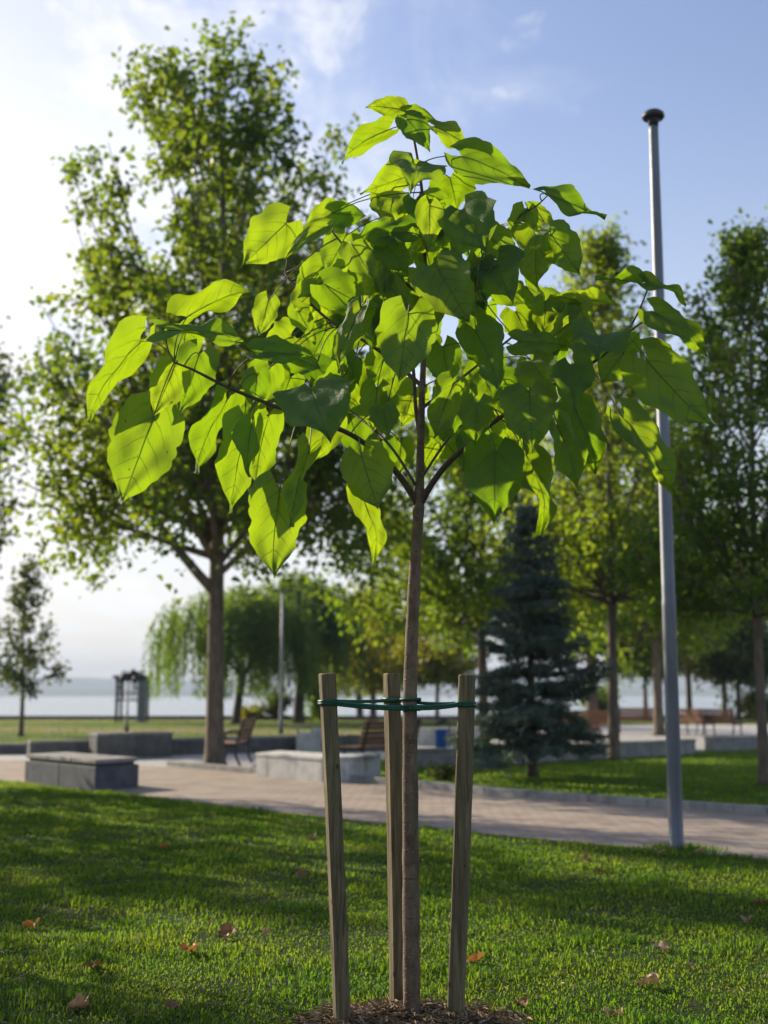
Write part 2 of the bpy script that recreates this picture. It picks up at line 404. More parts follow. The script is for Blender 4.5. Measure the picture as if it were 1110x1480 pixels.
class MB:
    """collects shapes; build() links them as one mesh"""
    def __init__(s):
        s.v, s.f, s.mi, s.cur = [], [], [], 0
    def add(s, vs, fs):
        k = len(s.v)
        s.v += [Vector(p) for p in vs]
        s.f += [tuple(i + k for i in f) for f in fs]
        s.mi += [s.cur] * len(fs)
        return s
    def box(s, c, d, rz=0.0, rx=0.0, ry=0.0):
        m = Matrix.Translation(c) @ Matrix.Rotation(rz, 4, 'Z') @ Matrix.Rotation(ry, 4, 'Y') @ Matrix.Rotation(rx, 4, 'X')
        vs = [m @ Vector((x * d[0] / 2, y * d[1] / 2, z * d[2] / 2)) for x in (-1, 1) for y in (-1, 1) for z in (-1, 1)]
        return s.add(vs, [(0, 1, 3, 2), (4, 6, 7, 5), (0, 4, 5, 1), (2, 3, 7, 6), (0, 2, 6, 4), (1, 5, 7, 3)])
    def prism(s, poly, z0, z1):
        n = len(poly)
        a = sum(poly[i][0] * poly[(i + 1) % n][1] - poly[(i + 1) % n][0] * poly[i][1] for i in range(n))
        if a < 0: poly = poly[::-1]
        vs = [(p[0], p[1], z0) for p in poly] + [(p[0], p[1], z1) for p in poly]
        fs = [tuple(range(n - 1, -1, -1)), tuple(range(n, 2 * n))] + [(i, (i + 1) % n, n + (i + 1) % n, n + i) for i in range(n)]
        return s.add(vs, fs)
    def tube(s, pts, rad, n=8, squash=1.0):
        pts = [Vector(p) for p in pts]
        if isinstance(rad, (int, float)): rad = [rad] * len(pts)
        vs, fs = [], []
        ref = Vector((0.3, 1, 0.1)).normalized()
        for i, p in enumerate(pts):
            d = (pts[min(i + 1, len(pts) - 1)] - pts[max(i - 1, 0)])
            d = d.normalized() if d.length > 1e-9 else Vector((0, 0, 1))
            a = d.cross(ref)
            if a.length < 1e-3: a = d.cross(Vector((1, 0, 0)))
            a.normalize()
            b = d.cross(a)
            for k in range(n):
                w = 2 * math.pi * k / n
                vs.append(p + a * (math.cos(w) * rad[i]) + b * (math.sin(w) * rad[i] * squash))
        for i in range(len(pts) - 1):
            for k in range(n):
                fs.append((i * n + k, i * n + (k + 1) % n, (i + 1) * n + (k + 1) % n, (i + 1) * n + k))
        fs.append(tuple(range(n - 1, -1, -1)))
        e = (len(pts) - 1) * n
        fs.append(tuple(range(e, e + n)))
        return s.add(vs, fs)
    def lathe(s, prof, c, n=20):
        vs, fs = [], []
        for (r, z) in prof:
            for k in range(n):
                w = 2 * math.pi * k / n
                vs.append((c[0] + r * math.cos(w), c[1] + r * math.sin(w), c[2] + z))
        for i in range(len(prof) - 1):
            for k in range(n):
                fs.append((i * n + k, i * n + (k + 1) % n, (i + 1) * n + (k + 1) % n, (i + 1) * n + k))
        fs.append(tuple(range(n - 1, -1, -1)))
        e = (len(prof) - 1) * n
        fs.append(tuple(range(e, e + n)))
        return s.add(vs, fs)
    def build(s, name, mats, parent=None, origin=None, smooth=False, bevel=0.0, local=False):
        off = Vector((0, 0, 0))
        if not local:
            if parent is not None: off = Vector(parent.location)
            elif origin is not None: off = Vector(origin)
        me = bpy.data.meshes.new(name)
        me.from_pydata([p - off for p in s.v], [], s.f)
        me.polygons.foreach_set('material_index', s.mi)
        if bevel > 0:
            bm = bmesh.new(); bm.from_mesh(me)
            es = [e for e in bm.edges if len(e.link_faces) == 2 and e.calc_face_angle(0) > R(35)]
            bmesh.ops.bevel(bm, geom=es, offset=bevel, segments=2, profile=0.6, affect='EDGES', clamp_overlap=True)
            bm.to_mesh(me); bm.free()
        if smooth:
            me.polygons.foreach_set('use_smooth', [True] * len(me.polygons))
        me.update()
        return link_mesh(name, me, mats, parent, origin)

def np_mesh(name, V, F, mats, parent=None, origin=None, smooth=False):
    """V (n,3) array, F list of (m,k) index arrays"""
    V = np.asarray(V, dtype=np.float32)
    off = np.zeros(3, dtype=np.float32)
    if parent is not None: off = np.array(parent.location, dtype=np.float32)
    elif origin is not None: off = np.array(origin, dtype=np.float32)
    me = bpy.data.meshes.new(name)
    V = V - off
    me.vertices.add(len(V))
    me.vertices.foreach_set('co', V.ravel())
    loops = np.concatenate([f.ravel() for f in F]).astype(np.int32)
    sizes = np.concatenate([np.full(len(f), f.shape[1], dtype=np.int32) for f in F])
    starts = np.concatenate([[0], np.cumsum(sizes)[:-1]]).astype(np.int32)
    me.loops.add(len(loops))
    me.loops.foreach_set('vertex_index', loops)
    me.polygons.add(len(sizes))
    me.polygons.foreach_set('loop_start', starts)
    me.polygons.foreach_set('loop_total', sizes)
    if smooth:
        me.polygons.foreach_set('use_smooth', np.ones(len(sizes), dtype=bool))
    me.update(calc_edges=True)
    me.validate()
    return link_mesh(name, me, mats, parent, origin)

def norm(a):
    return a / np.maximum(np.linalg.norm(a, axis=-1, keepdims=True), 1e-9)

def leaf_cards(C, A, N, L, Wd, fold=0.25):
    """small folded leaves: base C, axis A, normal N, length L, width Wd -> 6 vertices, two quads each"""
    A = norm(A); B = norm(np.cross(A, N)); N = np.cross(B, A)
    L = L[:, None]; Wd = Wd[:, None]
    tip = C + A * L - N * L * 0.12
    l1 = C + A * L * 0.28 + B * Wd * 0.5 + N * Wd * fold
    l2 = C + A * L * 0.66 + B * Wd * 0.38 + N * Wd * fold * 0.6
    r1 = C + A * L * 0.28 - B * Wd * 0.5 + N * Wd * fold
    r2 = C + A * L * 0.66 - B * Wd * 0.38 + N * Wd * fold * 0.6
    V = np.stack([C, l1, l2, tip, r2, r1], axis=1).reshape(-1, 3)
    b = np.arange(len(C))[:, None] * 6
    F = np.concatenate([b + np.array([[0, 1, 2, 3]]), b + np.array([[0, 3, 4, 5]])])
    return V, [F]

def in_poly(x, y, poly):
    res = np.zeros(len(x), dtype=bool)
    n = len(poly)
    for i in range(n):
        x0, y0 = poly[i][0], poly[i][1]
        x1, y1 = poly[(i + 1) % n][0], poly[(i + 1) % n][1]
        c = ((y0 > y) != (y1 > y)) & (x < (x1 - x0) * (y - y0) / (y1 - y0 + 1e-12) + x0)
        res ^= c
    return res

def bez(p0, p1, p2, n):
    return [p0 * (1 - t) ** 2 + p1 * (2 * t * (1 - t)) + p2 * t * t for t in [i / (n - 1) for i in range(n)]]

# ------------------------------------------------------------------ the ground, water, hills
SHORE = 76.0
xs = np.array([-2500, -400, -160, -80, -40, -20, -8, 0, 8, 20, 40, 80, 160, 400, 2500.0])
ys = np.array([-40, -10, 0, 6, 12, 20, 30, 45, 60, 72, SHORE, SHORE + 2.5, SHORE + 8, 400, 5200.0])
gv = []
for y in ys:
    for x in xs:
        z = 0.0 if y <= SHORE else (-1.2 if y < SHORE + 3 else -2.2)
        gv.append((x, y, z))
nx = len(xs)
gf = [(j * nx + i, j * nx + i + 1, (j + 1) * nx + i + 1, (j + 1) * nx + i) for j in range(len(ys) - 1) for i in range(nx - 1)]
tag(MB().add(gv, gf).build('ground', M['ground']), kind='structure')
tag(MB().add([(-2490, SHORE + 0.6, -0.55), (2490, SHORE + 0.6, -0.55), (2490, 5100, -0.55), (-2490, 5100, -0.55)], [(0, 1, 2, 3)]).build('water', M['water']), kind='structure')

def ridge(name, Y, py_prof, depth):
    m = MB(); n = len(py_prof)
    vs = []
    for k in range(3):
        for (x, h) in py_prof:
            z = (-2.2, h * 0.55, h)[k]
            vs.append((x, Y + depth * k / 2, z))
    for (x, h) in py_prof: vs.append((x, Y + depth * 2, -2.2))
    fs = [(k * n + i, k * n + i + 1, (k + 1) * n + i + 1, (k + 1) * n + i) for k in range(3) for i in range(n - 1)]
    m.add(vs, fs)
    return tag(m.build(name, M['hill'], smooth=True), kind='structure')
def prof(Y, base, amp, seed):
    rr = np.random.default_rng(seed)
    ph = rr.uniform(0, 6.28, 6)
    out = []
    for i in range(121):
        x = -2400 + 40 * i
        u = x / Y
        h = base + amp * (0.5 * math.sin(u * 4 + ph[0]) + 0.28 * math.sin(u * 11 + ph[1]) + 0.14 * math.sin(u * 27 + ph[2]) + 0.06 * math.sin(u * 71 + ph[3]))
        out.append((x, h))
    return out
ridge('far_hills', 4300, prof(4300, 66, 14, 5), 300)
ridge('near_hills', 3000, prof(3000, 19, 6, 9), 200)

# ------------------------------------------------------------------ path, kerb, plaza
low_edge = [gp(-420, 1087), gp(-160, 1110), gp(0, 1128), gp(200, 1150), gp(480, 1183), gp(740, 1210), gp(900, 1225), gp(1110, 1243), gp(1400, 1276), gp(1800, 1326)]
up_edge = [gp(1800, 1232), gp(1400, 1203), gp(1110, 1180), gp(850, 1161), gp(700, 1149), gp(527, 1132), gp(370, 1119), gp(240, 1108), gp(100, 1099), gp(-420, 1072)]
PATH = [(p.x, p.y) for p in low_edge + up_edge]
def sheet(name, poly, z, mat):
    return tag(MB().add([(p[0], p[1], z) for p in poly], [tuple(range(len(poly)))]).build(name, mat), kind='structure')
sheet('path', PATH, 0.006, M['path'])
lp = [gp(-500, 1098), gp(100, 1101), gp(240, 1109.5), gp(300, 1113), gp(330, 1107), gp(372, 1112), gp(372, 1096), gp(500, 1102), gp(560, 1098), gp(560, 1081), gp(430, 1081), gp(250, 1084), gp(60, 1087), gp(-500, 1080)]
PLAZA_L = [(p.x, p.y) for p in lp]
sheet('plaza', PLAZA_L, 0.010, M['plaza'])
rp = [gp(585, 1098), gp(700, 1104), gp(833, 1096), gp(1006, 1087), gp(1110, 1081), gp(1500, 1066), gp(1500, 1045), gp(820, 1049), gp(590, 1056)]
PLAZA_R = [(p.x, p.y) for p in rp]
sheet('terrace', PLAZA_R, 0.012, M['plaza'])

km = MB()
ku = [Vector((p[0], p[1], 0)) for p in [(q.x, q.y) for q in up_edge[:8]]]
for a, b in zip(ku[:-1], ku[1:]):
    L = (b - a).length; d = (b - a) / L; nrm = Vector((-d.y, d.x, 0))
    nn = max(1, int(L / 1.0))
    for i in range(nn):
        c = a + d * (L * (i + 0.5) / nn) - nrm * 0.07
        km.box((c.x, c.y, 0.045), (L / nn - 0.012, 0.13, 0.13 + random.uniform(-.004, .004)), math.atan2(d.y, d.x))
tag(km.build('kerb', M['concrete'], bevel=0.012), kind='structure')

# ------------------------------------------------------------------ grass
def blades(name, x, y, h, w, mat, bend=0.5, z0=0.0, upright=0.6):
    n = len(x)
    az = rng.uniform(0, 2 * np.pi, n)
    fx, fy = np.cos(az), np.sin(az)
    sx, sy = -fy, fx
    lean = rng.uniform(0.1, 1.0, n) * bend
    b = np.stack([x, y, np.full(n, z0)], 1)
    side = np.stack([sx, sy, np.zeros(n)], 1) * (w / 2)[:, None]
    f = np.stack([fx, fy, np.zeros(n)], 1)
    m = b + f * (h * lean * 0.35)[:, None]; m[:, 2] += h * 0.62
    tp = b + f * (h * lean * 1.15)[:, None]; tp[:, 2] += h * (1.0 - 0.42 * lean)
    V = np.stack([b - side, b + side, m + side * 0.8, m - side * 0.8, tp], 1).reshape(-1, 3)
    k = np.arange(n)[:, None] * 5
    F = [k + np.array([[0, 1, 2, 3]]), k + np.array([[3, 2, 4]])]
    return tag(np_mesh(name, V, F, mat), kind='stuff')

TX, TY = at(596, 1478, 5.75).x, 5.75        # foot of the young tree
def scatter(n, y0, y1, pw, spread=0.34, extra=1.0):
    u = rng.uniform(0, 1, n)
    y = y0 + (y1 - y0) * u ** pw
    x = rng.uniform(-1, 1, n) * (spread * y + extra)
    return x, y
def clump(x, y, s, seed):
    # cheap smooth value used to vary the height of the sward
    return 0.5 + 0.25 * np.sin(x * s + 1.3 * np.sin(y * s * 0.7 + seed)) + 0.25 * np.sin(y * s * 1.3 + 1.7 * np.sin(x * s * 0.6 + seed * 2))
x, y = scatter(640000, 4.4, 23.0, 1.9, 0.36, 1.9)
keep = ~in_poly(x, y, PATH)
# beyond the path's near edge nothing of the front lawn
fx_ = np.interp(x, [p.x for p in low_edge], [p.y for p in low_edge])
keep &= y < fx_ + 0.02
dm = ((x - TX) / 0.45) ** 2 + ((y - TY - 0.02) / 0.25) ** 2
keep &= rng.uniform(0, 1, len(x)) < np.clip((dm - 0.35) * 1.0, 0.07, 1)
cl = clump(x, y, 2.2, 1.0)
keep &= rng.uniform(0, 1, len(x)) < (0.45 + 0.6 * cl) * np.where(clump(x, y, 3.7, 9.0) * clump(x, y, 1.3, 2.0) < 0.07, 0.45, 1.0)
x, y = x[keep], y[keep]
hh = (0.02 + 0.034 * rng.uniform(0, 1, len(x)) ** 1.5) * (0.45 + 1.0 * clump(x, y, 7.3, 3.0) * clump(x, y, 2.9, 7.0) * 1.6)
ww = rng.uniform(0.004, 0.0095, len(x)) * np.clip(y / 7, 1, 2)
blades('grass', x, y, hh, ww, M['grass_blade'], 1.25)
xd, yd = scatter(5200, 4.8, 15.0, 1.5)
kp = (yd < np.interp(xd, [p.x for p in low_edge], [p.y for p in low_edge])) & (clump(xd, yd, 1.7, 4.0) > 0.45)
xd, yd = xd[kp], yd[kp]; n = len(xd)
A = np.stack([rng.normal(0, 1, n), rng.normal(0, 1, n), rng.uniform(-0.1, 0.5, n)], 1); N = np.stack([rng.normal(0, .4, n), rng.normal(0, .4, n), np.ones(n)], 1)
V, F = leaf_cards(np.stack([xd, yd, rng.uniform(0.012, 0.035, n)], 1), A, N, rng.uniform(0.015, 0.06, n), rng.uniform(0.003, 0.012, n), 0.2)
tag(np_mesh('dry_grass_bits', V, F, M['chip']), kind='stuff')
# strip of lawn beyond the path
x, y = scatter(90000, 14.0, 33.0, 1.3, 0.36, 2.0)
keep = ~in_poly(x, y, PATH) & ~in_poly(x, y, PLAZA_L) & ~in_poly(x, y, PLAZA_R)
upy = np.interp(x, [p.x for p in up_edge][::-1], [p.y for p in up_edge][::-1])
keep &= y > upy + 0.12
keep &= ~((x < -4.5) & (y > 22))
x, y = x[keep], y[keep]
blades('lawn_strip_grass', x, y, rng.uniform(0.025, 0.06, len(x)), rng.uniform(0.012, 0.024, len(x)), M['grass_blade'], 0.8)
x, y = scatter(60000, 33.0, 75.0, 1.2, 0.36, 3.0)
keep = ~in_poly(x, y, PLAZA_R) & ~in_poly(x, y, PLAZA_L)
x, y = x[keep], y[keep]
dens = clump(x * 0.25, y * 0.9, 0.8, 5.0)
kk = rng.uniform(0, 1, len(x)) < dens
x, y = x[kk], y[kk]
blades('far_lawn_grass', x, y, rng.uniform(0.03, 0.07, len(x)), rng.uniform(0.03, 0.06, len(x)), M['tuft_far'], 0.8)

# ------------------------------------------------------------------ mulch at the foot of the young tree
mv, mf = [], []
nr, na = 7, 40
for i in range(nr):
    for k in range(na):
        q = i / (nr - 1); w = 2 * math.pi * k / na
        rr = q * (1 + 0.12 * math.sin(3 * w) + 0.08 * math.sin(7 * w + 1))
        z = 0.055 * (1 - q ** 1.6) - 0.004 + random.uniform(-0.008, 0.008) * (1 - q)
        mv.append((TX + 0.40 * rr * math.cos(w), TY + 0.02 + 0.22 * rr * math.sin(w), z))
for i in range(nr - 1):
    for k in range(na):
        mf.append((i * na + k, i * na + (k + 1) % na, (i + 1) * na + (k + 1) % na, (i + 1) * na + k))
tag(MB().add(mv, mf).build('soil_mound', M['mulch'], smooth=True), kind='structure')
n = 2600
qq = rng.uniform(0, 1, n) ** 0.6 * 1.25; w = rng.uniform(0, 6.283, n)
cx = TX + 0.40 * qq * np.cos(w); cy = TY + 0.02 + 0.23 * qq * np.sin(w)
cz = 0.05 * np.clip(1 - qq ** 1.6, 0, 1) + rng.uniform(0.0, 0.022, n)
A = np.stack([np.cos(rng.uniform(0, 6.28, n)), np.sin(rng.uniform(0, 6.28, n)), rng.uniform(-0.3, 0.45, n)], 1)
N = np.stack([rng.normal(0, .5, n), rng.normal(0, .5, n), np.ones(n)], 1)
V, F = leaf_cards(np.stack([cx, cy, cz], 1), A, N, rng.uniform(0.015, 0.085, n), rng.uniform(0.003, 0.013, n), 0.2)
tag(np_mesh('mulch', V, F, M['chip']), kind='stuff')

# ------------------------------------------------------------------ trees
class Skeleton:
    def __init__(s): s.mb = MB()

def leader_fn(base, H, lean, wob, rr):
    ph = rr.uniform(0, 6.28, 4)
    def f(z):
        t = z / H
        return Vector((base[0] + lean[0] * t ** 1.3 + wob * t * math.sin(5 * t + ph[0]), base[1] + lean[1] * t + wob * t * math.sin(6 * t + ph[1]), z))
    return f

def broadleaf(name, label, cat, base, H, z0, r0, Rmax, nl, nleaf, ls, leaf_mat, seed, shape, group=None, lean=(0, 0), rise=1.4,
              bark='bark', fork=None, sig=0.2, ntw=6, tw=0.34, wob=0.12, extra_limbs=(), asp=0.72, skirt=0.0, hollow=0.0, droop=0.0, spread=0.5):
    rr = np.random.default_rng(seed)
    root = empty(name, (base[0], base[1], 0))
    tag(root, label, cat, group)
    f = leader_fn(base, H, lean, wob, rr)
    tm = MB()
    zs = [0, 0.12, 0.4] + list(np.linspace(0.9, H * 0.97, 16))
    rad = lambda z: r0 * max(0.02, (1 - z / H)) ** 0.85
    tm.tube([f(z) for z in zs], [r0 * 1.55, r0 * 1.2, r0 * 1.03] + [rad(z) for z in zs[3:]], 10)
    pts = []
    def twigs(P, n, ln):
        for k in range(n):
            t = rr.uniform(0.25, 1.0)
            i = min(len(P) - 2, int(t * (len(P) - 1)))
            p = P[i].lerp(P[i + 1], t * (len(P) - 1) - i)
            d = (P[i + 1] - P[i]).normalized() * 0.7 + Vector(rr.normal(0, 0.6, 3)) + Vector((0, 0, 0.25 - skirt))
            d.normalize()
            l = ln * rr.uniform(0.5, 1.2)
            q = p + d * l
            mid = p + d * l * 0.5 + Vector((0, 0, 0.05 * l))
            tm.tube([p, mid, q], [0.014 + 0.002 * H * 0.3, 0.009, 0.004], 4)
            m_ = max(3, int(l * 9))
            for j in range(m_):
                tt = (j + 0.6) / m_
                pts.append(p.lerp(q, tt))
    gold = rr.uniform(0, 6.28)
    for i in range(nl):
        tz = ((i + rr.uniform(0.2, 0.8)) / nl)
        zt = z0 + (H - z0) * (0.02 + 0.96 * tz)
        az = gold + i * 2.39996 + rr.normal(0, 0.25)
        Rr = shape(tz) * Rmax * rr.uniform(0.72, 1.12)
        zst = max((fork or z0) * 0.97 + rr.uniform(0, spread), zt - Rr * rise * rr.uniform(0.8, 1.3))
        zst = min(zst, H * 0.93)
        p0 = f(zst); d = Vector((math.cos(az), math.sin(az), 0))
        p2 = f(min(zt, H)) + d * Rr; p2.z = zt
        p1 = p0 + d * Rr * 0.58 + Vector((0, 0, (zt - zst) * 0.42))
        P = bez(p0, p1, p2, 8)
        rs = min(rad(zst) * 0.55, 0.02 + 0.022 * (p2 - p0).length)
        tm.tube(P, [rs + (0.007 - rs) * (k / 7) ** 0.8 for k in range(8)], 6)
        for k in range(4, 8):
            pts.append(P[k])
        twigs(P, ntw, tw * Rmax * (0.6 + 0.4 * shape(tz)))
    for (dx, dy, ze, zst, rs) in extra_limbs:       # the big limbs one can see
        p0 = f(zst); p2 = Vector((p0.x + dx, p0.y + dy, ze))
        p1 = p0 + Vector((dx * 0.55, dy * 0.55, (ze - zst) * 0.40))
        P = bez(p0, p1, p2, 9)
        tm.tube(P, [rs * (1 - 0.8 * k / 8) for k in range(9)], 8)
        twigs(P[3:], 9, tw * Rmax)
    for z in np.linspace(H * 0.85, H * 0.99, 10):
        pts.append(f(z))
    tm.build('trunk', M[bark], root, smooth=True)
    P = np.array([tuple(p) for p in pts])
    idx = rr.integers(0, len(P), nleaf)
    C = P[idx] + rr.normal(0, sig, (nleaf, 3)) * np.array([1, 1, 0.8])
    if hollow or droop:
        tt = (C[:, 2] - z0) / (H - z0)
        rad_ = np.hypot(C[:, 0] - base[0], C[:, 1] - base[1]) / Rmax
        C[:, 2] -= droop * rr.uniform(0, 1, nleaf) * np.clip(rad_ - 0.35, 0, 1) * np.clip(1 - tt * 2.2, 0, 1) * 2
        kp = (rad_ > hollow * np.clip(1 - tt / 0.5, 0, 1)) | (rr.uniform(0, 1, nleaf) < 0.16)
        C = C[kp]; nleaf = len(C)
    C[:, 2] = np.maximum(C[:, 2], 0.5)
    A = rr.normal(0, 1, (nleaf, 3)); A[:, 2] -= 0.55
    N = rr.normal(0, 0.6, (nleaf, 3)); N[:, 2] += 0.8
    L = ls * rr.uniform(0.6, 1.25, nleaf)
    V, F = leaf_cards(C, A, N, L, L * asp)
    np_mesh('crown', V, F, leaf_mat, root)
    return root

def willow(name, label, base, H, Rx, seed, mat, group, r0=0.22, nstr=420, low=1.3, cat='tree'):
    rr = np.random.default_rng(seed)
    root = tag(empty(name, (base[0], base[1], 0)), label, cat, group)
    tm = MB()
    hf = H * 0.33
    b = Vector((base[0], base[1], 0))
    lean = rr.normal(0, 0.15)
    tm.tube([b, b + Vector((0, 0, 0.2)), b + Vector((lean * .5, 0, hf * 0.6)), b + Vector((lean, 0, hf))], [r0 * 1.6, r0 * 1.15, r0, r0 * 0.95], 9)
    ends = []
    for k in range(7):
        az = k * 0.9 + rr.normal(0, .2); q = rr.uniform(0.4, 0.85)
        e = b + Vector((math.cos(az) * Rx * q, math.sin(az) * Rx * q, H * rr.uniform(0.72, 0.95)))
        p0 = b + Vector((lean, 0, hf * rr.uniform(.9, 1)))
        P = bez(p0, p0 + Vector((math.cos(az) * Rx * 0.35, math.sin(az) * Rx * 0.35, (e.z - hf) * 0.6)), e, 7)
        tm.tube(P, [r0 * 0.55 * (1 - 0.85 * j / 6) for j in range(7)], 6)
    C, A = [], []
    for s_ in range(nstr):
        az = rr.uniform(0, 6.283); q = rr.uniform(0, 1) ** 0.6
        lump = 1 + 0.22 * math.sin(3 * az + seed) + 0.16 * math.sin(7 * az + 2 * seed)
        x, y = Rx * lump * q * math.cos(az), Rx * lump * q * math.sin(az)
        zt = H * (0.60 + 0.38 * math.sqrt(max(0, 1 - q * q))) * rr.uniform(0.9, 1.02)
        zb = max(low, zt - H * rr.uniform(0.22, 0.62))
        if q < 0.62: zb = max(zb, H * 0.50)
        out = Vector((math.cos(az), math.sin(az), 0)) * rr.uniform(0.1, 0.45)
        n = int((zt - zb) * 9)
        ph = rr.uniform(0, 6.28)
        for j in range(n):
            t = j / max(1, n)
            o = out * math.sqrt(t)
            C.append((b.x + x + o.x + 0.05 * math.sin(4 * t + ph), b.y + y + o.y, zt + (zb - zt) * t))
        tm.tube([b + Vector((x, y, zt)), b + Vector((x, y, 0)) + out + Vector((0, 0, zb))], 0.006, 3)
    tm.build('trunk', M['dark_bark'], root, smooth=True)
    C = np.array(C); C = np.repeat(C, 2, axis=0) + rr.normal(0, 0.05, (len(C) * 2, 3))
    n = len(C)
    A = rr.normal(0, 0.45, (n, 3)); A[:, 2] -= 1.0
    N = rr.normal(0, 1, (n, 3))
    L = rr.uniform(0.16, 0.36, n)
    V, F = leaf_cards(C, A, N, L, L * 0.22)
    np_mesh('crown', V, F, mat, root)
    return root

def spruce(name, label, base, H, Rb, z0, seed, mat, group=None, dens=1.0):
    rr = np.random.default_rng(seed)
    root = tag(empty(name, (base[0], base[1], 0)), label, 'tree', group)
    b = Vector((base[0], base[1], 0))
    tm = MB()
    tm.tube([b, b + Vector((0, 0, 0.15)), b + Vector((0, 0, H * 0.5)), b + Vector((0, 0, H))], [0.12, 0.09, 0.05, 0.008], 8)
    C, A, sz = [], [], []
    z = z0; k = 0
    while z < H * 0.985:
        t = (z - z0) / (H - z0)
        nb = int(9 - 4 * t)
        for i in range(nb):
            az = k * 0.7 + i * 2 * math.pi / nb + rr.normal(0, 0.12)
            ln = (Rb * (1 - t) ** 0.74 * (0.85 + 0.15 * math.sin(9 * t + 2 * az)) + 0.1) * rr.uniform(0.55, 1.16)
            d = Vector((math.cos(az), math.sin(az), 0)); sd = Vector((-d.y, d.x, 0))
            zj = min(H * 0.985, max(z0, z + rr.normal(0, 0.11) * (1 - 0.5 * t)))
            p0 = b + Vector((0, 0, zj))
            p2 = p0 + d * ln + Vector((0, 0, ln * (-0.14 + 0.55 * t + rr.normal(0, 0.16))))
            p1 = p0 + d * ln * 0.55 + Vector((0, 0, -ln * 0.16 + 0.3 * t * ln))
            P = bez(p0, p1, p2, 6)
            tm.tube(P, [0.016 * (1 - 0.7 * j / 5) for j in range(6)], 4)
            ns = max(4, int(ln * 15))
            for j in range(ns):
                u = 0.12 + 0.88 * (j + 0.5) / ns
                q = p0 * (1 - u) ** 2 + p1 * 2 * u * (1 - u) + p2 * u * u
                sl_ = (0.10 + 0.30 * ln * math.sin(math.pi * min(1, u * 0.8 + 0.12)) ** 1.0) * rr.uniform(0.6, 1.1)
                for sg in (-1, 1):
                    dr = (d * 0.75 + sd * sg * 0.85 + Vector((0, 0, rr.uniform(-0.55, 0.1)))).normalized()
                    m_ = max(2, int(sl_ * 26))
                    for w_ in range(m_):
                        C.append(tuple(q + dr * (sl_ * w_ / m_))); A.append(tuple(dr)); sz.append(0.105)
        z += (0.13 + 0.06 * (1 - t)) * rr.uniform(0.8, 1.2); k += 1
    for zz in np.linspace(H * 0.9, H, 12):
        C.append((b.x, b.y, zz)); A.append((0, 0, 1)); sz.append(0.1)
    tm.build('trunk', M['dark_bark'], root, smooth=True)
    C = np.repeat(np.array(C), 3, axis=0); A = np.repeat(np.array(A), 3, axis=0); sz = np.repeat(np.array(sz), 3)
    n = len(C)
    C = C + rr.normal(0, 0.02, (n, 3))
    A = A + rr.normal(0, 0.55, (n, 3)); A[:, 2] += 0.2
    N = rr.normal(0, 1, (n, 3))
    L = sz * rr.uniform(0.6, 1.1, n)
    V, F = leaf_cards(C, A, N, L, L * 0.24)
    np_mesh('crown', V, F, mat, root)
    return root

def sh_oval(t): return max(0.12, math.sin(math.pi * min(1, 0.16 + 0.80 * t ** 0.85)) ** 0.8)
def sh_cone(t): return max(0.06, (1 - t) ** 0.75) * min(1, 0.55 + 2.4 * t)
def sh_tall(t): return max(0.14, math.sin(math.pi * (0.22 + 0.72 * t)) ** 0.7)

def foot(px, py): 
    p = gp(px, py); return (p.x, p.y)

G1 = 'broadleaf trees round the plaza'
p = foot(310, 1110)
broadleaf('broadleaf_tree', 'tall full broadleaf tree with forked trunk rising from the plaza edge behind the young tree', 'tree', p, 15.0, 4.3, 0.19, 4.15, 80, 40000, 0.155,
          M['leaf_olive'], 21, lambda t: float(np.interp(t, [0, .08, .2, .34, .47, .6, .74, .88, 1], [.66, .90, 1, .97, .86, .80, .74, .54, .28])), G1, lean=(-0.2, 0.3), rise=2.1, fork=4.0, sig=0.17, ntw=11, tw=0.25, skirt=0.25, hollow=0.6, droop=1.9, spread=2.2,
          extra_limbs=[(-2.7, -0.6, 7.3, 3.4, 0.115), (2.5, 0.5, 6.9, 3.75, 0.075), (-1.0, 0.5, 9.8, 4.9, 0.07), (1.2, -0.4, 9.6, 5.6, 0.06)])
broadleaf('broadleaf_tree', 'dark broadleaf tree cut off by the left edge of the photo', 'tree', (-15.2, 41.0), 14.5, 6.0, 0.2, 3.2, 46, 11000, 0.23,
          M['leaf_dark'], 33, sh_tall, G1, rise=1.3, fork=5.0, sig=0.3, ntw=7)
p = foot(30, 1064)
broadleaf('small_tree', 'small sparse tree standing alone on the far lawn before the lake', 'tree', p, 6.1, 1.6, 0.085, 1.75, 22, 1900, 0.17,
          M['leaf_dark'], 8, lambda t: max(0.1, (1 - t) ** 0.8) * min(1, 0.8 + t), 'small trees by the lake', rise=1.25, fork=1.6, sig=0.16, ntw=5)
p = foot(770, 1124)
spruce('spruce_tree', 'blue spruce with tiered drooping branches on the strip of lawn', p, 4.7, 1.26, 0.62, 5, M['needle'])
p = foot(888, 1100)
broadleaf('broadleaf_tree', 'tall slim broadleaf tree right of the blue spruce, left of the grey lamp post', 'tree', p, 11.9, 3.2, 0.125, 2.5, 56, 15500, 0.13,
          M['leaf_light'], 41, lambda t: max(0.09, (1 - t) ** 0.68) * min(1, 0.85 + 1.2 * t), G1, rise=2.0, fork=3.4, sig=0.15, ntw=9, tw=0.34)
p = foot(1106, 1136)
broadleaf('broadleaf_tree', 'tall broadleaf tree at the right edge with its bare lower trunk on the lawn', 'tree', p, 9.1, 2.5, 0.088, 2.45, 58, 19000, 0.105,
          M['leaf_green'], 52, lambda t: max(0.09, (1 - t) ** 0.65) * min(1, 0.8 + 1.4 * t), G1, rise=2.0, fork=2.7, sig=0.13, ntw=9, tw=0.32)
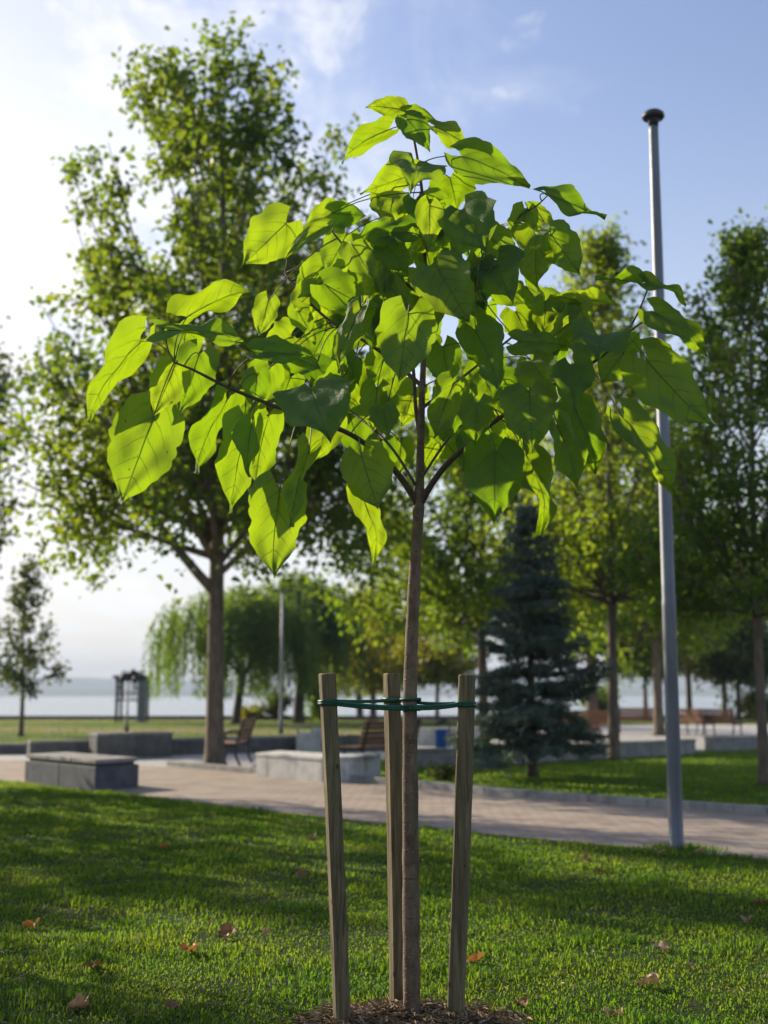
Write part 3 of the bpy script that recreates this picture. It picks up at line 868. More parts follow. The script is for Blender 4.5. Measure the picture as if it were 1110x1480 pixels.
broadleaf('broadleaf_tree', 'large loose broadleaf tree behind the blue spruce, mostly hidden by the young tree', 'tree', (2.75, 35.5), 11.2, 2.9, 0.15, 4.3, 60, 25000, 0.16,
          M['leaf_green'], 63, sh_oval, G1, rise=1.0, fork=3.4, sig=0.2, ntw=10, tw=0.3, bark='dark_bark',
          extra_limbs=[(-2.6, -0.3, 6.4, 3.3, 0.09), (1.2, 0.2, 7.5, 3.6, 0.08)])
p = foot(632, 1049)
broadleaf('small_tree', 'round yellow green tree seen between the young trunk and the right stake', 'tree', p, 6.6, 1.9, 0.11, 2.0, 34, 7000, 0.19,
          M['leaf_yellow'], 74, sh_oval, 'small trees by the lake', rise=0.9, fork=2.0, sig=0.24, skirt=0.2)
p = foot(856, 1058)
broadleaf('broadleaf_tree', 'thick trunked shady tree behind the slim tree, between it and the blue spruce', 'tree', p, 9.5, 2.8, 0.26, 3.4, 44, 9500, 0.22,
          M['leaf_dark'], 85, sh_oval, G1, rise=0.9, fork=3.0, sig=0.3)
p = foot(934, 1042)
broadleaf('small_tree', 'small vase shaped tree by the lake just left of the lamp post', 'tree', p, 7.2, 2.4, 0.14, 2.2, 30, 5500, 0.22,
          M['leaf_green'], 96, sh_oval, 'small trees by the lake', rise=1.2, fork=2.4, sig=0.26, skirt=0.25)
for i, (px, py, H, Rm, mt, lab) in enumerate([
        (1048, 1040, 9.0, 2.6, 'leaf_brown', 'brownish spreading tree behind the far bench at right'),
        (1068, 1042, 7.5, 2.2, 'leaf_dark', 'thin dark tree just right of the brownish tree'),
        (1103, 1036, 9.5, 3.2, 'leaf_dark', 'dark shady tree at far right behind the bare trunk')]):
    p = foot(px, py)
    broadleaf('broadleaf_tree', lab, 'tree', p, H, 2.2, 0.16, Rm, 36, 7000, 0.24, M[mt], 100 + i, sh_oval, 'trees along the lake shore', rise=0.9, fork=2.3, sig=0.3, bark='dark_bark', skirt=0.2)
GW = 'weeping willows by the lake'
p = foot(341, 1046); willow('willow_tree', 'weeping willow with yellow green curtains left of the far lamp', p, 7.1, 3.7, 3, M['leaf_willow'], GW, 0.2, 430)
p = foot(431, 1044); willow('willow_tree', 'taller dark weeping willow just right of the far lamp', p, 8.1, 2.9, 6, M['leaf_willow_dark'], GW, 0.26, 430)
p = foot(520, 1037); willow('willow_tree', 'pale weeping willow behind the middle stake by the water', p, 7.4, 3.2, 9, M['leaf_willow'], GW, 0.2, 460)
p = foot(997, 1040); willow('willow_tree', 'dark weeping willow with twin stems right of the lamp post', p, 10.5, 2.6, 12, M['leaf_dark'], GW, 0.16, 380, low=2.6)
broadleaf('broadleaf_tree', 'broad tree in the gap between the pale willow and the yellow tree', 'tree', (-0.6, 72.0), 7.6, 1.8, 0.2, 3.2, 32, 6000, 0.26, M['leaf_yellow'], 130, sh_oval, 'trees along the lake shore', rise=0.9, fork=2.0, sig=0.35, skirt=0.3)
broadleaf('broadleaf_tree', 'tall pale topped tree behind the slim tree near the lamp post', 'tree', (9.6, 45.0), 13.0, 3.0, 0.18, 3.4, 48, 9500, 0.22, M['leaf_green'], 131, sh_tall, G1, rise=1.4, fork=3.2, sig=0.3)
# unseen trees beyond the left edge, added to throw shade bands on the lawn
for i, (x, y, H, Rm, nlf_) in enumerate([(-10.2, 18.8, 8.2, 1.35, 4200), (-9.4, 22.0, 9.0, 1.4, 4200), (-12.3, 16.7, 6.0, 1.3, 3600), (-9.9, 12.7, 5.6, 1.1, 3000), (-15.5, 21.2, 8.8, 1.2, 3400)]):
    broadleaf('broadleaf_tree', 'unseen broadleaf tree beyond the left edge, added to shade the front lawn', 'tree', (x, y), H, 2.2, 0.10, Rm, 26, nlf_, 0.16, M['leaf_green'], 140 + i, sh_tall, 'unseen trees added to shade the front lawn', rise=1.4, fork=2.3, sig=0.2)

def shrub(label, base, h, r, seed, mat, n=900, ls=0.12, group='shrubs along the shore'):
    rr = np.random.default_rng(seed)
    root = tag(empty('shrub', (base[0], base[1], 0)), label, 'shrub', group)
    m = MB(); pts = []
    for k in range(14):
        az = rr.uniform(0, 6.28); q = rr.uniform(0.2, 1)
        e = Vector((base[0] + r * q * math.cos(az), base[1] + r * q * math.sin(az), h * rr.uniform(0.55, 1.0) * (1 - 0.35 * q)))
        b = Vector((base[0], base[1], 0)); P = bez(b, b.lerp(e, 0.5) + Vector((0, 0, h * 0.15)), e, 5)
        m.tube(P, [0.02, 0.016, 0.012, 0.008, 0.004], 4); pts += P[1:]
    m.build('stem', M['dark_bark'], root)
    P = np.array([tuple(q) for q in pts]); C = P[rr.integers(0, len(P), n)] + rr.normal(0, r * 0.16, (n, 3)); C[:, 2] = np.maximum(C[:, 2], 0.02)
    A = rr.normal(0, 1, (n, 3)); N = rr.normal(0, .6, (n, 3)); N[:, 2] += .7
    L = ls * rr.uniform(0.6, 1.3, n)
    V, F = leaf_cards(C, A, N, L, L * 0.55)
    np_mesh('crown', V, F, mat, root)
shrub('round dark shrub on the shore left of the far lamp foot', (foot(396, 1041)[0], 74.0), 1.9, 1.0, 1, M['leaf_dark'], 1500, 0.2)
shrub('low pale shrub on the shore beside the round dark one', (foot(362, 1041)[0], 74.5), 0.9, 1.0, 2, M['leaf_yellow'], 800, 0.2)
shrub('wide bushy shrub on the shore left of the left stake', (foot(463, 1040)[0], 74.0), 2.6, 1.6, 3, M['leaf_green'], 2200, 0.22)
shrub('green shrub on the shore between the slim trunk and its neighbour', (foot(868, 1041)[0], 73.5), 2.4, 1.3, 4, M['leaf_green'], 1500, 0.22)
shrub('shrub on the shore near the right edge behind the far bench', (foot(1085, 1040)[0], 74.0), 1.9, 1.8, 5, M['leaf_dark'], 1800, 0.22)
shrub('small flat dark shrub on the lawn strip between the right stake and the trunk', foot(637, 1128), 0.24, 0.34, 6, M['leaf_dark'], 700, 0.06, group=None)

# ------------------------------------------------------------------ the young tree
Y0 = TY
PXM = Y0 / FPX * 1.0
yt = tag(empty('young_tree', (TX, TY, 0)), 'young staked tree with huge heart shaped lime green leaves in the foreground', 'tree')
def P3(px, py, dy): return at(px, py, Y0 + dy)
trunk_px = [(596, 1500, 0, 13.5), (595, 1440, 0, 12.2), (594, 1300, 0, 12), (593, 1150, 0, 11.3), (592.5, 1040, 0, 10.6), (593, 985, 0, 10.2), (596, 900, 0, 9.4), (600, 820, 0, 8.6), (604, 755, 0, 8.2), (605.5, 725, 0, 8.4),
            (607, 690, 0, 6.6), (609, 600, 0.0, 5.2), (612, 520, 0, 4.4), (615, 440, 0.0, 4.0), (614, 370, 0, 3.2), (611, 290, 0, 2.6), (605, 240, 0, 2.2), (598, 200, 0, 1.8), (592, 178, 0, 1.2)]
def densify(pl, n=4):
    out = []
    for i in range(len(pl) - 1):
        p_1 = pl[max(i - 1, 0)]; p0 = pl[i]; p1 = pl[i + 1]; p2 = pl[min(i + 2, len(pl) - 1)]
        for k in range(n):
            t = k / n
            out.append(tuple(0.5 * ((2 * b) + (-a + c) * t + (2 * a - 5 * b + 4 * c - d) * t * t + (-a + 3 * b - 3 * c + d) * t ** 3) for a, b, c, d in zip(p_1, p0, p1, p2)))
    out.append(pl[-1])
    return out
BR = []
def limb_mesh(pl, n=12, knob=0.0):
    q = densify(pl, 5)
    pts = [P3(a, b, c) for a, b, c, _ in q]
    rad = [max(0.002, r * PXM * (1 + random.uniform(-knob, knob))) for *_, r in q]
    m = MB(); m.tube(pts, rad, n)
    return m, pts
m, pts = limb_mesh(trunk_px, 14, 0.05)
m.build('trunk', M['young_bark'], yt, smooth=True); BR += pts[45:]
limbs = [
    [(604, 732, 0, 6), (590, 706, -0.02, 5), (560, 668, -0.06, 4.4), (520, 636, -0.1, 3.8), (480, 616, -0.14, 3.4), (400, 588, -0.2, 2.8), (330, 560, -0.25, 2.3), (280, 535, -0.28, 1.8), (252, 524, -0.3, 1.3)],
    [(607, 730, 0, 6), (620, 706, -0.03, 5), (645, 672, -0.08, 4.4), (680, 640, -0.14, 3.8), (722, 604, -0.2, 3.2), (800, 556, -0.28, 2.7), (860, 522, -0.33, 2.2), (900, 487, -0.36, 1.8), (922, 452, -0.38, 1.3), (936, 418, -0.4, 1.0)],
    [(898, 489, -0.36, 1.6), (922, 470, -0.38, 1.2), (946, 455, -0.4, 0.9)],
    [(608, 640, 0.0, 3.6), (601, 590, 0.05, 3), (597, 530, 0.12, 2.6), (586, 470, 0.2, 2.2), (575, 420, 0.3, 1.6)],
    [(612, 560, 0.0, 3.4), (575, 528, 0.12, 2.9), (530, 495, 0.22, 2.5), (480, 466, 0.32, 2.2), (440, 430, 0.4, 1.8), (412, 395, 0.45, 1.2)],
    [(614, 430, 0, 2.8), (580, 405, -0.06, 2.4), (540, 382, -0.12, 2.1), (505, 362, -0.16, 1.7), (480, 335, -0.18, 1.1)],
    [(614, 435, 0, 3), (650, 405, 0.04, 2.7), (690, 378, 0.05, 2.3), (722, 346, 0.05, 2), (752, 312, 0.02, 1.6), (775, 298, 0, 1.2), (792, 282, 0, 0.9)],
    [(610, 590, 0, 2.8), (650, 560, 0.15, 2.4), (700, 520, 0.3, 2), (750, 480, 0.4, 1.7), (800, 450, 0.45, 1.2), (838, 432, 0.5, 0.9)],
    [(612, 480, 0, 2.4), (640, 452, -0.15, 2), (670, 430, -0.28, 1.6), (690, 420, -0.36, 1.1)],
    [(611, 500, 0, 2.2), (600, 470, -0.18, 1.9), (592, 452, -0.3, 1.3)],
    [(600, 700, -0.01, 2.4), (560, 640, 0.25, 2.2), (500, 590, 0.5, 1.8), (440, 560, 0.65, 1.3)],
    [(610, 690, 0.01, 2.2), (660, 620, 0.25, 2), (730, 570, 0.5, 1.6), (790, 520, 0.7, 1.2)],
]
for pl in limbs:
    m, pts = limb_mesh(pl, 8, 0.05)
    m.build('branch', M['twig'], yt, smooth=True); BR += pts

# base x,y  tip x,y  width  depth  (pixels; metres behind the trunk)  look: b lit through, m middle, d shaded
LEAVES = [
 (222, 602, 175, 730, 112, -.30, 'b'), (251, 533, 222, 602, 62, -.18, 'b'), (288, 512, 258, 600, 72, -.10, 'b'), (268, 480, 262, 530, 68, 0, 'b'), (270, 458, 366, 414, 50, -.1, 'b'),
 (242, 477, 370, 494, 30, -.4, 'd'), (372, 510, 452, 514, 40, -.4, 'd'), (388, 434, 374, 487, 42, -.1, 'm'), (205, 492, 124, 608, 54, -.2, 'b'), (421, 486, 378, 510, 72, .3, 'b'),
 (450, 560, 473, 628, 126, -.55, 'd'), (328, 578, 282, 684, 48, -.1, 'b'), (357, 616, 336, 742, 66, -.05, 'b'), (364, 614, 356, 690, 36, -.3, 'm'), (388, 600, 368, 708, 66, .1, 'b'),
 (404, 708, 394, 836, 92, -.25, 'b'), (447, 652, 424, 762, 32, -.3, 'm'), (372, 540, 366, 592, 48, -.1, 'm'), (355, 578, 352, 610, 34, .1, 'b'), (414, 322, 350, 384, 82, .2, 'b'),
 (590, 452, 576, 554, 96, -.6, 'd'), (632, 388, 680, 468, 96, -.55, 'd'), (687, 476, 722, 562, 66, -.45, 'd'), (765, 564, 769, 650, 94, -.5, 'm'), (716, 652, 714, 756, 96, -.35, 'm'),
 (762, 660, 791, 770, 48, -.1, 'b'), (522, 658, 547, 738, 82, -.3, 'm'), (690, 582, 686, 642, 56, -.4, 'd'), (655, 556, 628, 634, 58, -.2, 'm'), (769, 522, 798, 566, 70, .35, 'b'),
 (827, 528, 830, 592, 68, -.6, 'd'), (748, 494, 818, 500, 40, -.4, 'd'), (716, 376, 736, 428, 88, -.25, 'd'), (688, 390, 700, 448, 70, .3, 'b'), (554, 592, 561, 630, 48, -.2, 'd'),
 (520, 450, 487, 538, 38, -.35, 'd'), (588, 425, 544, 508, 66, .2, 'b'),
 (560, 188, 489, 231, 40, 0, 'm'), (580, 158, 529, 153, 36, .05, 'm'), (586, 164, 632, 172, 32, .08, 'm'), (588, 172, 622, 217, 44, -.05, 'b'), (628, 183, 687, 220, 32, -.05, 'm'),
 (603, 236, 596, 268, 96, -.3, 'm'), (598, 252, 520, 280, 50, .05, 'b'), (569, 280, 559, 330, 74, .15, 'b'), (668, 226, 766, 271, 62, -.1, 'm'), (650, 256, 662, 306, 80, .1, 'b'),
 (668, 303, 702, 364, 94, -.35, 'd'), (760, 305, 750, 360, 48, .05, 'b'), (764, 305, 806, 336, 44, .0, 'b'), (790, 280, 874, 318, 32, -.1, 'm'), (796, 338, 840, 398, 62, -.15, 'm'),
 (776, 340, 775, 420, 60, -.2, 'd'), (836, 434, 893, 440, 26, .2, 'm'), (834, 434, 798, 428, 24, .2, 'm'), (836, 436, 848, 472, 40, .2, 'b'), (484, 304, 440, 338, 52, .2, 'b'),
 (480, 308, 530, 312, 44, .2, 'b'), (588, 335, 512, 344, 44, -.2, 'd'), (500, 340, 470, 398, 60, .2, 'b'), (520, 372, 560, 345, 46, -.1, 'm'), (470, 328, 410, 372, 26, -.2, 'd'),
 (935, 520, 1027, 618, 92, -.4, 'm'), (901, 606, 976, 718, 54, -.45, 'm'), (946, 452, 1025, 512, 46, -.35, 'm'), (933, 410, 996, 433, 18, -.4, 'm'), (925, 409, 860, 404, 14, -.38, 'm'),
 (868, 486, 866, 518, 96, -.5, 'd'), (902, 510, 867, 556, 56, -.1, 'b'), (905, 503, 924, 482, 40, 0, 'b'), (831, 590, 866, 682, 66, -.1, 'b'), (806, 614, 836, 716, 50, -.3, 'm'),
 (846, 500, 836, 534, 44, -.2, 'm'), (750, 620, 768, 672, 44, .3, 'b'), (690, 620, 668, 678, 56, .3, 'b'), (521, 712, 547, 814, 42, .05, 'b'), (720, 410, 760, 440, 50, .3, 'b'),
 (560, 505, 536, 560, 60, .35, 'b'), (510, 540, 500, 600, 56, .4, 'b'), (470, 480, 440, 540, 60, .4, 'b'), (640, 500, 650, 562, 62, .4, 'b'), (620, 420, 660, 452, 58, .35, 'b'),
 (470, 385, 430, 430, 62, .35, 'b'), (500, 400, 520, 452, 52, .3, 'b'), (550, 400, 525, 440, 50, -.15, 'm'), (640, 330, 600, 366, 50, -.1, 'm'), (560, 355, 590, 395, 56, -.15, 'd'),
 (700, 540, 712, 596, 56, .35, 'b'), (600, 560, 580, 618, 54, .4, 'b'), (545, 560, 540, 625, 52, .3, 'b'), (655, 590, 640, 640, 40, .1, 'm'), (480, 560, 470, 610, 48, .35, 'b'),
 (420, 545, 402, 592, 52, .3, 'b'), (745, 450, 770, 500, 52, .4, 'b'), (800, 470, 830, 505, 52, .3, 'b'), (455, 420, 415, 455, 52, .35, 'b'), (580, 640, 575, 690, 44, .5, 'b'),
]
rl = random.Random(5)
for k in range(46):                         # leaves deep inside and at the back of the crown
    a = rl.uniform(0, 6.283); q = rl.uniform(0.1, 1) ** 0.6
    bx, by = 612 + 235 * q * math.cos(a), 500 + 150 * q * math.sin(a)
    if by > 560 and abs(bx - 610) > 190: continue
    ln = rl.uniform(48, 78); an = rl.gauss(0, 0.7)
    LEAVES.append((bx, by, bx + ln * math.sin(an), by + ln * math.cos(an), ln * rl.uniform(0.6, 0.95), rl.uniform(0.1, 0.95), 'r'))
for k in range(52):                         # the crowded upper middle
    bx, by = 612 + rl.gauss(0, 85), rl.uniform(285, 470)
    if abs(bx - 612) > 30 + (by - 240) * 0.75: continue
    ln = rl.uniform(42, 66); an = rl.gauss(0, 0.8)
    LEAVES.append((bx, by, bx + ln * math.sin(an), by + ln * math.cos(an), ln * rl.uniform(0.6, 1.0), rl.uniform(-0.4, 0.5), 'r'))

FT = [0, .03, .08, .16, .26, .36, .48, .60, .71, .80, .88, .94, 1.0]
FV = [.34, .66, .88, .99, 1.0, 1.0, .93, .79, .60, .40, .20, .08, 0.01]
NU, NV = 15, 25
lv, lf, luv, lrim = [], [], [], []
pet = MB()
for (bx, by, tx, ty, wpx, dy, look) in LEAVES:
    sc_ = (Y0 + dy) / FPX
    dj = dy + rl.uniform(-.05, .05)
    Wp = wpx * sc_
    B = P3(bx, by, dj)
    T = P3(tx, ty, dj)
    Lp = (T - B).length
    # an outline shorter than it is wide is a leaf pointing towards (or away from) us
    Lr = max(Lp, Wp * rl.uniform(0.95, 1.1))
    off = math.sqrt(max(0, Lr * Lr - Lp * Lp))
    sgn = -1 if (look in 'dm' or rl.random() < 0.4) else 1
    T = P3(tx, ty, dj + sgn * off)
    a = (T - B); L = a.length; a.normalize()
    view = ((B + T) / 2 - EYE).normalized()
    n0 = -view - a * (-view).dot(a); n0.normalize()
    Wr = max(Wp, L * rl.uniform(0.68, 0.82))
    roll = math.acos(min(1, Wp / Wr)) * 0.8
    Wr = Wp / max(0.3, math.cos(roll)) * 0.90
    cands = []
    for sg in (-1, 1):
        n = Matrix.Rotation(sg * roll, 3, a) @ n0
        cands.append(n)
    if look == 'd': n = min(cands, key=lambda q: abs(q.dot(SUN)) - 0.3 * q.z)
    else: n = max(cands, key=lambda q: abs(q.dot(SUN)) + 0.2 * rl.random())
    if n.z < 0: n = -n
    s = a.cross(n)
    fold = rl.uniform(0.03, 0.3) + 0.75 * (1 - min(1, Wp / Wr))
    bow = rl.uniform(0.05, 0.16); wave = rl.uniform(0.03, 0.12); p1, p2 = rl.uniform(0, 6), rl.uniform(0, 6)
    asym = rl.uniform(-0.08, 0.08); curl = rl.uniform(-0.15, 0.5)
    k0 = len(lv)
    for j in range(NV):
        t = j / (NV - 1)
        for i in range(NU):
            u = -1 + 2 * i / (NU - 1)
            au = abs(u)
            fw = float(np.interp(t, FT, FV)) * (1 + asym * (1 if u > 0 else -1))
            if 0 < j < NV - 1 and au > 0.99:
                fw *= 1 + 0.05 * math.sin(t * 19 + p1 * (1 if u > 0 else 2)) + 0.025 * math.sin(t * 47 + p2) + rl.uniform(-.02, .02)
                if 8 <= j <= 9: fw *= 1.05
            X = u * Wr / 2 * fw
            yl = t - 0.21 * au ** 1.4 * (1 - t) ** 4 - 0.02 * au * (1 - t)
            Z = fold * abs(X) * (1 + 0.5 * math.sin(3 * t + p2)) + bow * L * 4 * t * (1 - t) * 0.5 - bow * L * 0.9 * au ** 2 * fw * 0.35
            Z += wave * L * au ** 2 * math.sin(t * 9 + p1 + (2.1 if u > 0 else 0)) + 0.017 * L * math.sin(7 * u + 6 * t + p2) + 0.012 * L * math.sin(13 * t - 5 * u + p1) + 0.009 * L * min(1, 3 * au) * (1 - t) * math.sin(28.9 * (t - 0.38 * au - 0.1 * au * au))
            Z -= curl * L * max(0, t - 0.62) ** 2 * 2.2 * (1 - 0.0)
            lv.append(B + a * (yl * L) + s * X + n * Z)
            luv.append((0.5 + 0.5 * u * fw, yl))
            lrim.append(max(au, t ** 3 * 0.96 + 0.04))
    for j in range(NV - 1):
        for i in range(NU - 1):
            lf.append((k0 + j * NU + i, k0 + j * NU + i + 1, k0 + (j + 1) * NU + i + 1, k0 + (j + 1) * NU + i))
    # leaf stalk back to the nearest wood
    Bm = B
    near = min(BR, key=lambda q: (q - Bm).length + 0.6 * max(0, Bm.z - q.z - 0.05))
    d = near - Bm
    if d.length > 0.42: near = Bm + d * (0.42 / d.length) if d.length > 0.9 else near
    mid = Bm.lerp(near, 0.5) + Vector((0, 0, 0.10 * d.length)) - a * 0.04
    pet.tube(bez(near, mid, B + a * 0.004, 7), [0.0036, 0.0033, 0.003, 0.0028, 0.0026, 0.0026, 0.0024], 5)
    rib = [B + a * (t * L) + n * (bow * L * 4 * t * (1 - t) * 0.5 - curl * L * max(0, t - 0.62) ** 2 * 2.2 - 0.0015) for t in (0, .2, .4, .6, .8)]
    pet.tube(rib, [0.0026, 0.0022, 0.0018, 0.0013, 0.0007], 4)
me = bpy.data.meshes.new('crown')
nlv, nlf = len(lv), len(lf)
lv += pet.v; lf += [tuple(i + nlv for i in q) for q in pet.f]; luv += [(0.2, 0.3)] * len(pet.v); lrim += [0.0] * len(pet.v)
me.from_pydata([q - Vector(yt.location) for q in lv], [], lf)
me.polygons.foreach_set('material_index', [0] * nlf + [1] * len(pet.f))
uvl = me.uv_layers.new(name='UVMap')
li = np.zeros(len(me.loops), dtype=np.int32); me.loops.foreach_get('vertex_index', li)
uvl.data.foreach_set('uv', np.array(luv, dtype=np.float32)[li].ravel())
at_ = me.attributes.new('rim', 'FLOAT', 'POINT'); at_.data.foreach_set('value', np.array(lrim, dtype=np.float32))
me.polygons.foreach_set('use_smooth', [True] * len(me.polygons))
me.update()
M['stalk'] = solid('stalk', (0.10, 0.14, 0.035), (0.13, 0.10, 0.04), 6, 0.6, 0.1, 60)
link_mesh('crown', me, [M['big_leaf'], M['stalk']], yt)

# ------------------------------------------------------------------ stakes and ties
def stake(label, top, bot, Yt, Yb, wpx, rz):
    b = gp(*bot); b = at(bot[0], bot[1], Yb); tp = at(top[0], top[1], Yt)
    ax = (tp - b).normalized()
    b = b - ax * (b.z + 0.12) / ax.z
    w = wpx * Yt / FPX
    x = Matrix.Rotation(rz, 3, 'Z') @ Vector((1, 0, 0)); x = (x - ax * x.dot(ax)).normalized(); yv = ax.cross(x)
    m = MB(); vs = []; NS = 14
    for i in range(NS + 1):
        t = i / NS
        c = b.lerp(tp, t) + x * (0.004 * math.sin(3 * t + rz)) 
        hw = w / 2 * (1 + random.uniform(-.015, .015))
        ch = w * 0.11
        for (sx, sy) in ((1, 1), (-1, 1), (-1, -1), (1, -1)):
            p1 = c + x * (sx * hw) + yv * (sy * (hw - ch)); p2 = c + x * (sx * (hw - ch)) + yv * (sy * hw)
            vs += [p1, p2] if sx * sy > 0 else [p2, p1]
    n = 8
    fs = [(i * n + k, i * n + (k + 1) % n, (i + 1) * n + (k + 1) % n, (i + 1) * n + k) for i in range(NS) for k in range(n)]
    k0 = len(vs)
    vs += [tp + ax * 0.006 + (vs[NS * n + k] - tp) * 0.86 for k in range(n)]
    fs += [(NS * n + k, NS * n + (k + 1) % n, k0 + (k + 1) % n, k0 + k) for k in range(n)] + [tuple(range(k0, k0 + n)), tuple(range(n - 1, -1, -1))]
    m.add(vs, fs)
    o = m.build('wooden_stake', M['stake'], None, (b.x, b.y, 0))
    return tag(o, label, 'stake', 'stakes round the young tree'), b, tp, w
s1 = stake('weathered square stake leaning left of the young trunk, farthest from it', (473, 975), (494, 1482), 5.62, 5.70, 21, R(18))
s2 = stake('weathered square stake standing close behind the young trunk', (566, 975), (575, 1464), 5.97, 5.95, 19.5, R(24))
s3 = stake('weathered square stake leaning right of the young trunk, darkened at its foot', (674.5, 977), (658, 1478), 5.68, 5.74, 21, R(-20))

def on_stake(s, z):
    _, b, tp, w = s
    t = (z - b.z) / (tp.z - b.z)
    return b.lerp(tp, t)
def strap(label, pts, rad=0.0075):
    m = MB()
    for P in pts: m.tube(P, rad, 6, 1.0)
    c = pts[0][0]
    o = m.build('tree_tie', M['tie'], None, c, smooth=True)
    return tag(o, label, 'tie', 'green ties holding the young tree')
def wrap(c, w, z, n=13, dz=0.004, a0=0.0, turns=1.0, rnd=False, tilt=0.0, rz=0.0):
    out = []
    for i in range(n * int(max(1, turns)) + 1):
        a = a0 + 2 * math.pi * turns * i / (n * max(1, int(turns)))
        if rnd: r = w
        else:
            q = a - rz
            r = min(w / 2 / max(1e-3, max(abs(math.cos(q)), abs(math.sin(q)))), w / 2 * 1.30) + 0.006
        out.append(Vector((c.x + r * math.cos(a), c.y + r * math.sin(a), z + dz * i / n + tilt * math.cos(a))))
    return out
zt = hgt(1017, 5.7)
tc = P3(593, 1017, 0); tr_ = 10.6 * PXM + 0.006
c1, c2, c3 = on_stake(s1, zt + 0.006), on_stake(s2, zt), on_stake(s3, zt)
def line(a, b, sag=0.006, n=6):
    return [a.lerp(b, i / n) - Vector((0, 0, sag * 4 * (i / n) * (1 - i / n))) for i in range(n + 1)]
def V3(c, dx, dy, dz): return Vector((c.x + dx, c.y + dy, zt + dz))
strap('green tie from the left stake across the middle stake to the young trunk', [
    wrap(c1, s1[3], zt + 0.008, rz=R(18)), wrap(c1, s1[3], zt - 0.002, rz=R(18)),
    line(V3(c1, 0.02, -0.04, 0.010), V3(tc, -0.01, -tr_, -0.016)), line(V3(c1, 0.02, -0.035, 0.000), V3(tc, -0.01, -tr_ - .004, -0.024)),
    line(V3(c1, 0.02, 0.04, 0.012), V3(tc, -0.02, tr_ * 0.9, 0.020)), wrap(tc, tr_, zt - 0.018, rnd=True), wrap(tc, tr_ + .003, zt - 0.026, rnd=True)])
strap('green tie from the young trunk to the right stake', [
    wrap(c3, s3[3], zt + 0.000, rz=R(-20)), wrap(c3, s3[3], zt - 0.010, rz=R(-20)),
    line(V3(tc, 0.01, -tr_ - 0.006, -0.022), V3(c3, -0.02, -0.04, -0.004)), line(V3(tc, 0.01, -tr_ - 0.004, -0.012), V3(c3, -0.02, -0.042, 0.002)),
    line(V3(tc, 0.02, tr_ * 0.9, 0.006), V3(c3, -0.02, 0.04, 0.004)), wrap(tc, tr_ + 0.004, zt + 0.016, rnd=True)])
strap('green tie looped round the middle stake behind the young trunk', [
    wrap(c2, s2[3], zt + 0.018, rz=R(24)), wrap(c2, s2[3], zt - 0.014, rz=R(24)), wrap(c2, s2[3], zt + 0.008, rz=R(24)),
    line(V3(c2, 0.045, -0.03, 0.016), V3(tc, -0.02, tr_ * 0.8, 0.010)),
    [V3(c2, 0.05, -0.03, 0.012), V3(c2, 0.062, -0.045, 0.03), V3(c2, 0.056, -0.05, 0.045)]], 0.007)

# ------------------------------------------------------------------ lamp posts
b = gp(978, 1231); top = at(944, 176, b.y)
lamp = tag(empty('lamp_post', b), 'tall grey round lamp post with flat mushroom head beside the path', 'lamp post')
m = MB(); H = top.z
m.lathe([(0.085, -0.05), (0.085, 0.02), (0.066, 0.035), (0.066, 0.5), (0.0655, 0.52), (0.064, 2.2), (0.0645, 2.21), (0.0645, 2.26), (0.062, 2.27), (0.045, H - 0.1), (0.045, H)], b, 24)
m.build('pole', M['galv'], lamp, smooth=True)
m = MB(); m.lathe([(0.049, H - 0.05), (0.049, H + 0.0), (0.058, H + 0.01), (0.062, H + 0.035)], b, 24); m.build('neck', M['dark_metal'], lamp, smooth=True)
m = MB(); m.lathe([(0.03, H + 0.035), (0.10, H + 0.03), (0.112, H + 0.05), (0.105, H + 0.08), (0.075, H + 0.105), (0.01, H + 0.115)], b, 28); m.build('lamp_head', M['dark_metal'], lamp, smooth=True)

b = gp(406, 1061); top = at(410, 856, b.y); H = top.z
lamp = tag(empty('lamp_post', b), 'thin distant lamp post between the two willows', 'lamp post')
m = MB(); m.lathe([(0.09, 0), (0.09, 0.5), (0.07, 0.55), (0.055, H * 0.5), (0.045, H)], b, 12); m.build('pole', M['grey_metal'], lamp, smooth=True)
m = MB(); m.tube([(b.x - 0.25, b.y, H + 0.03), (b.x + 0.25, b.y, H + 0.03)], 0.03, 6); m.build('arm', M['grey_metal'], lamp)
for sx in (-1, 1):
    m = MB(); m.box((b.x + sx * 0.28, b.y, H + 0.05), (0.22, 0.16, 0.09)); m.build('lamp_head', M['dark_metal'], lamp, bevel=0.02)
b = gp(183, 1058); top = at(185, 985, b.y); H = top.z
lamp = tag(empty('garden_lamp', b), 'thin dark garden lamp with curled arms before the ornamental arch', 'lamp post')
m = MB(); m.lathe([(0.08, 0), (0.08, 0.25), (0.045, 0.3), (0.035, H)], b, 10); m.build('pole', M['dark_metal'], lamp, smooth=True)
for sx in (-1, 1):
    m = MB(); m.tube([(b.x, b.y, H * 0.82), (b.x + sx * 0.12, b.y, H * 0.74), (b.x + sx * 0.28, b.y, H * 0.80), (b.x + sx * 0.3, b.y, H * 0.93), (b.x + sx * 0.22, b.y, H * 0.97)], 0.022, 6); m.build('arm', M['dark_metal'], lamp, smooth=True)
    m = MB(); m.lathe([(0.03, 0), (0.085, 0.06), (0.10, 0.2), (0.05, 0.28), (0.01, 0.32)], (b.x + sx * 0.26, b.y, H * 0.95), 10); m.build('lantern', M['dark_metal'], lamp, smooth=True)

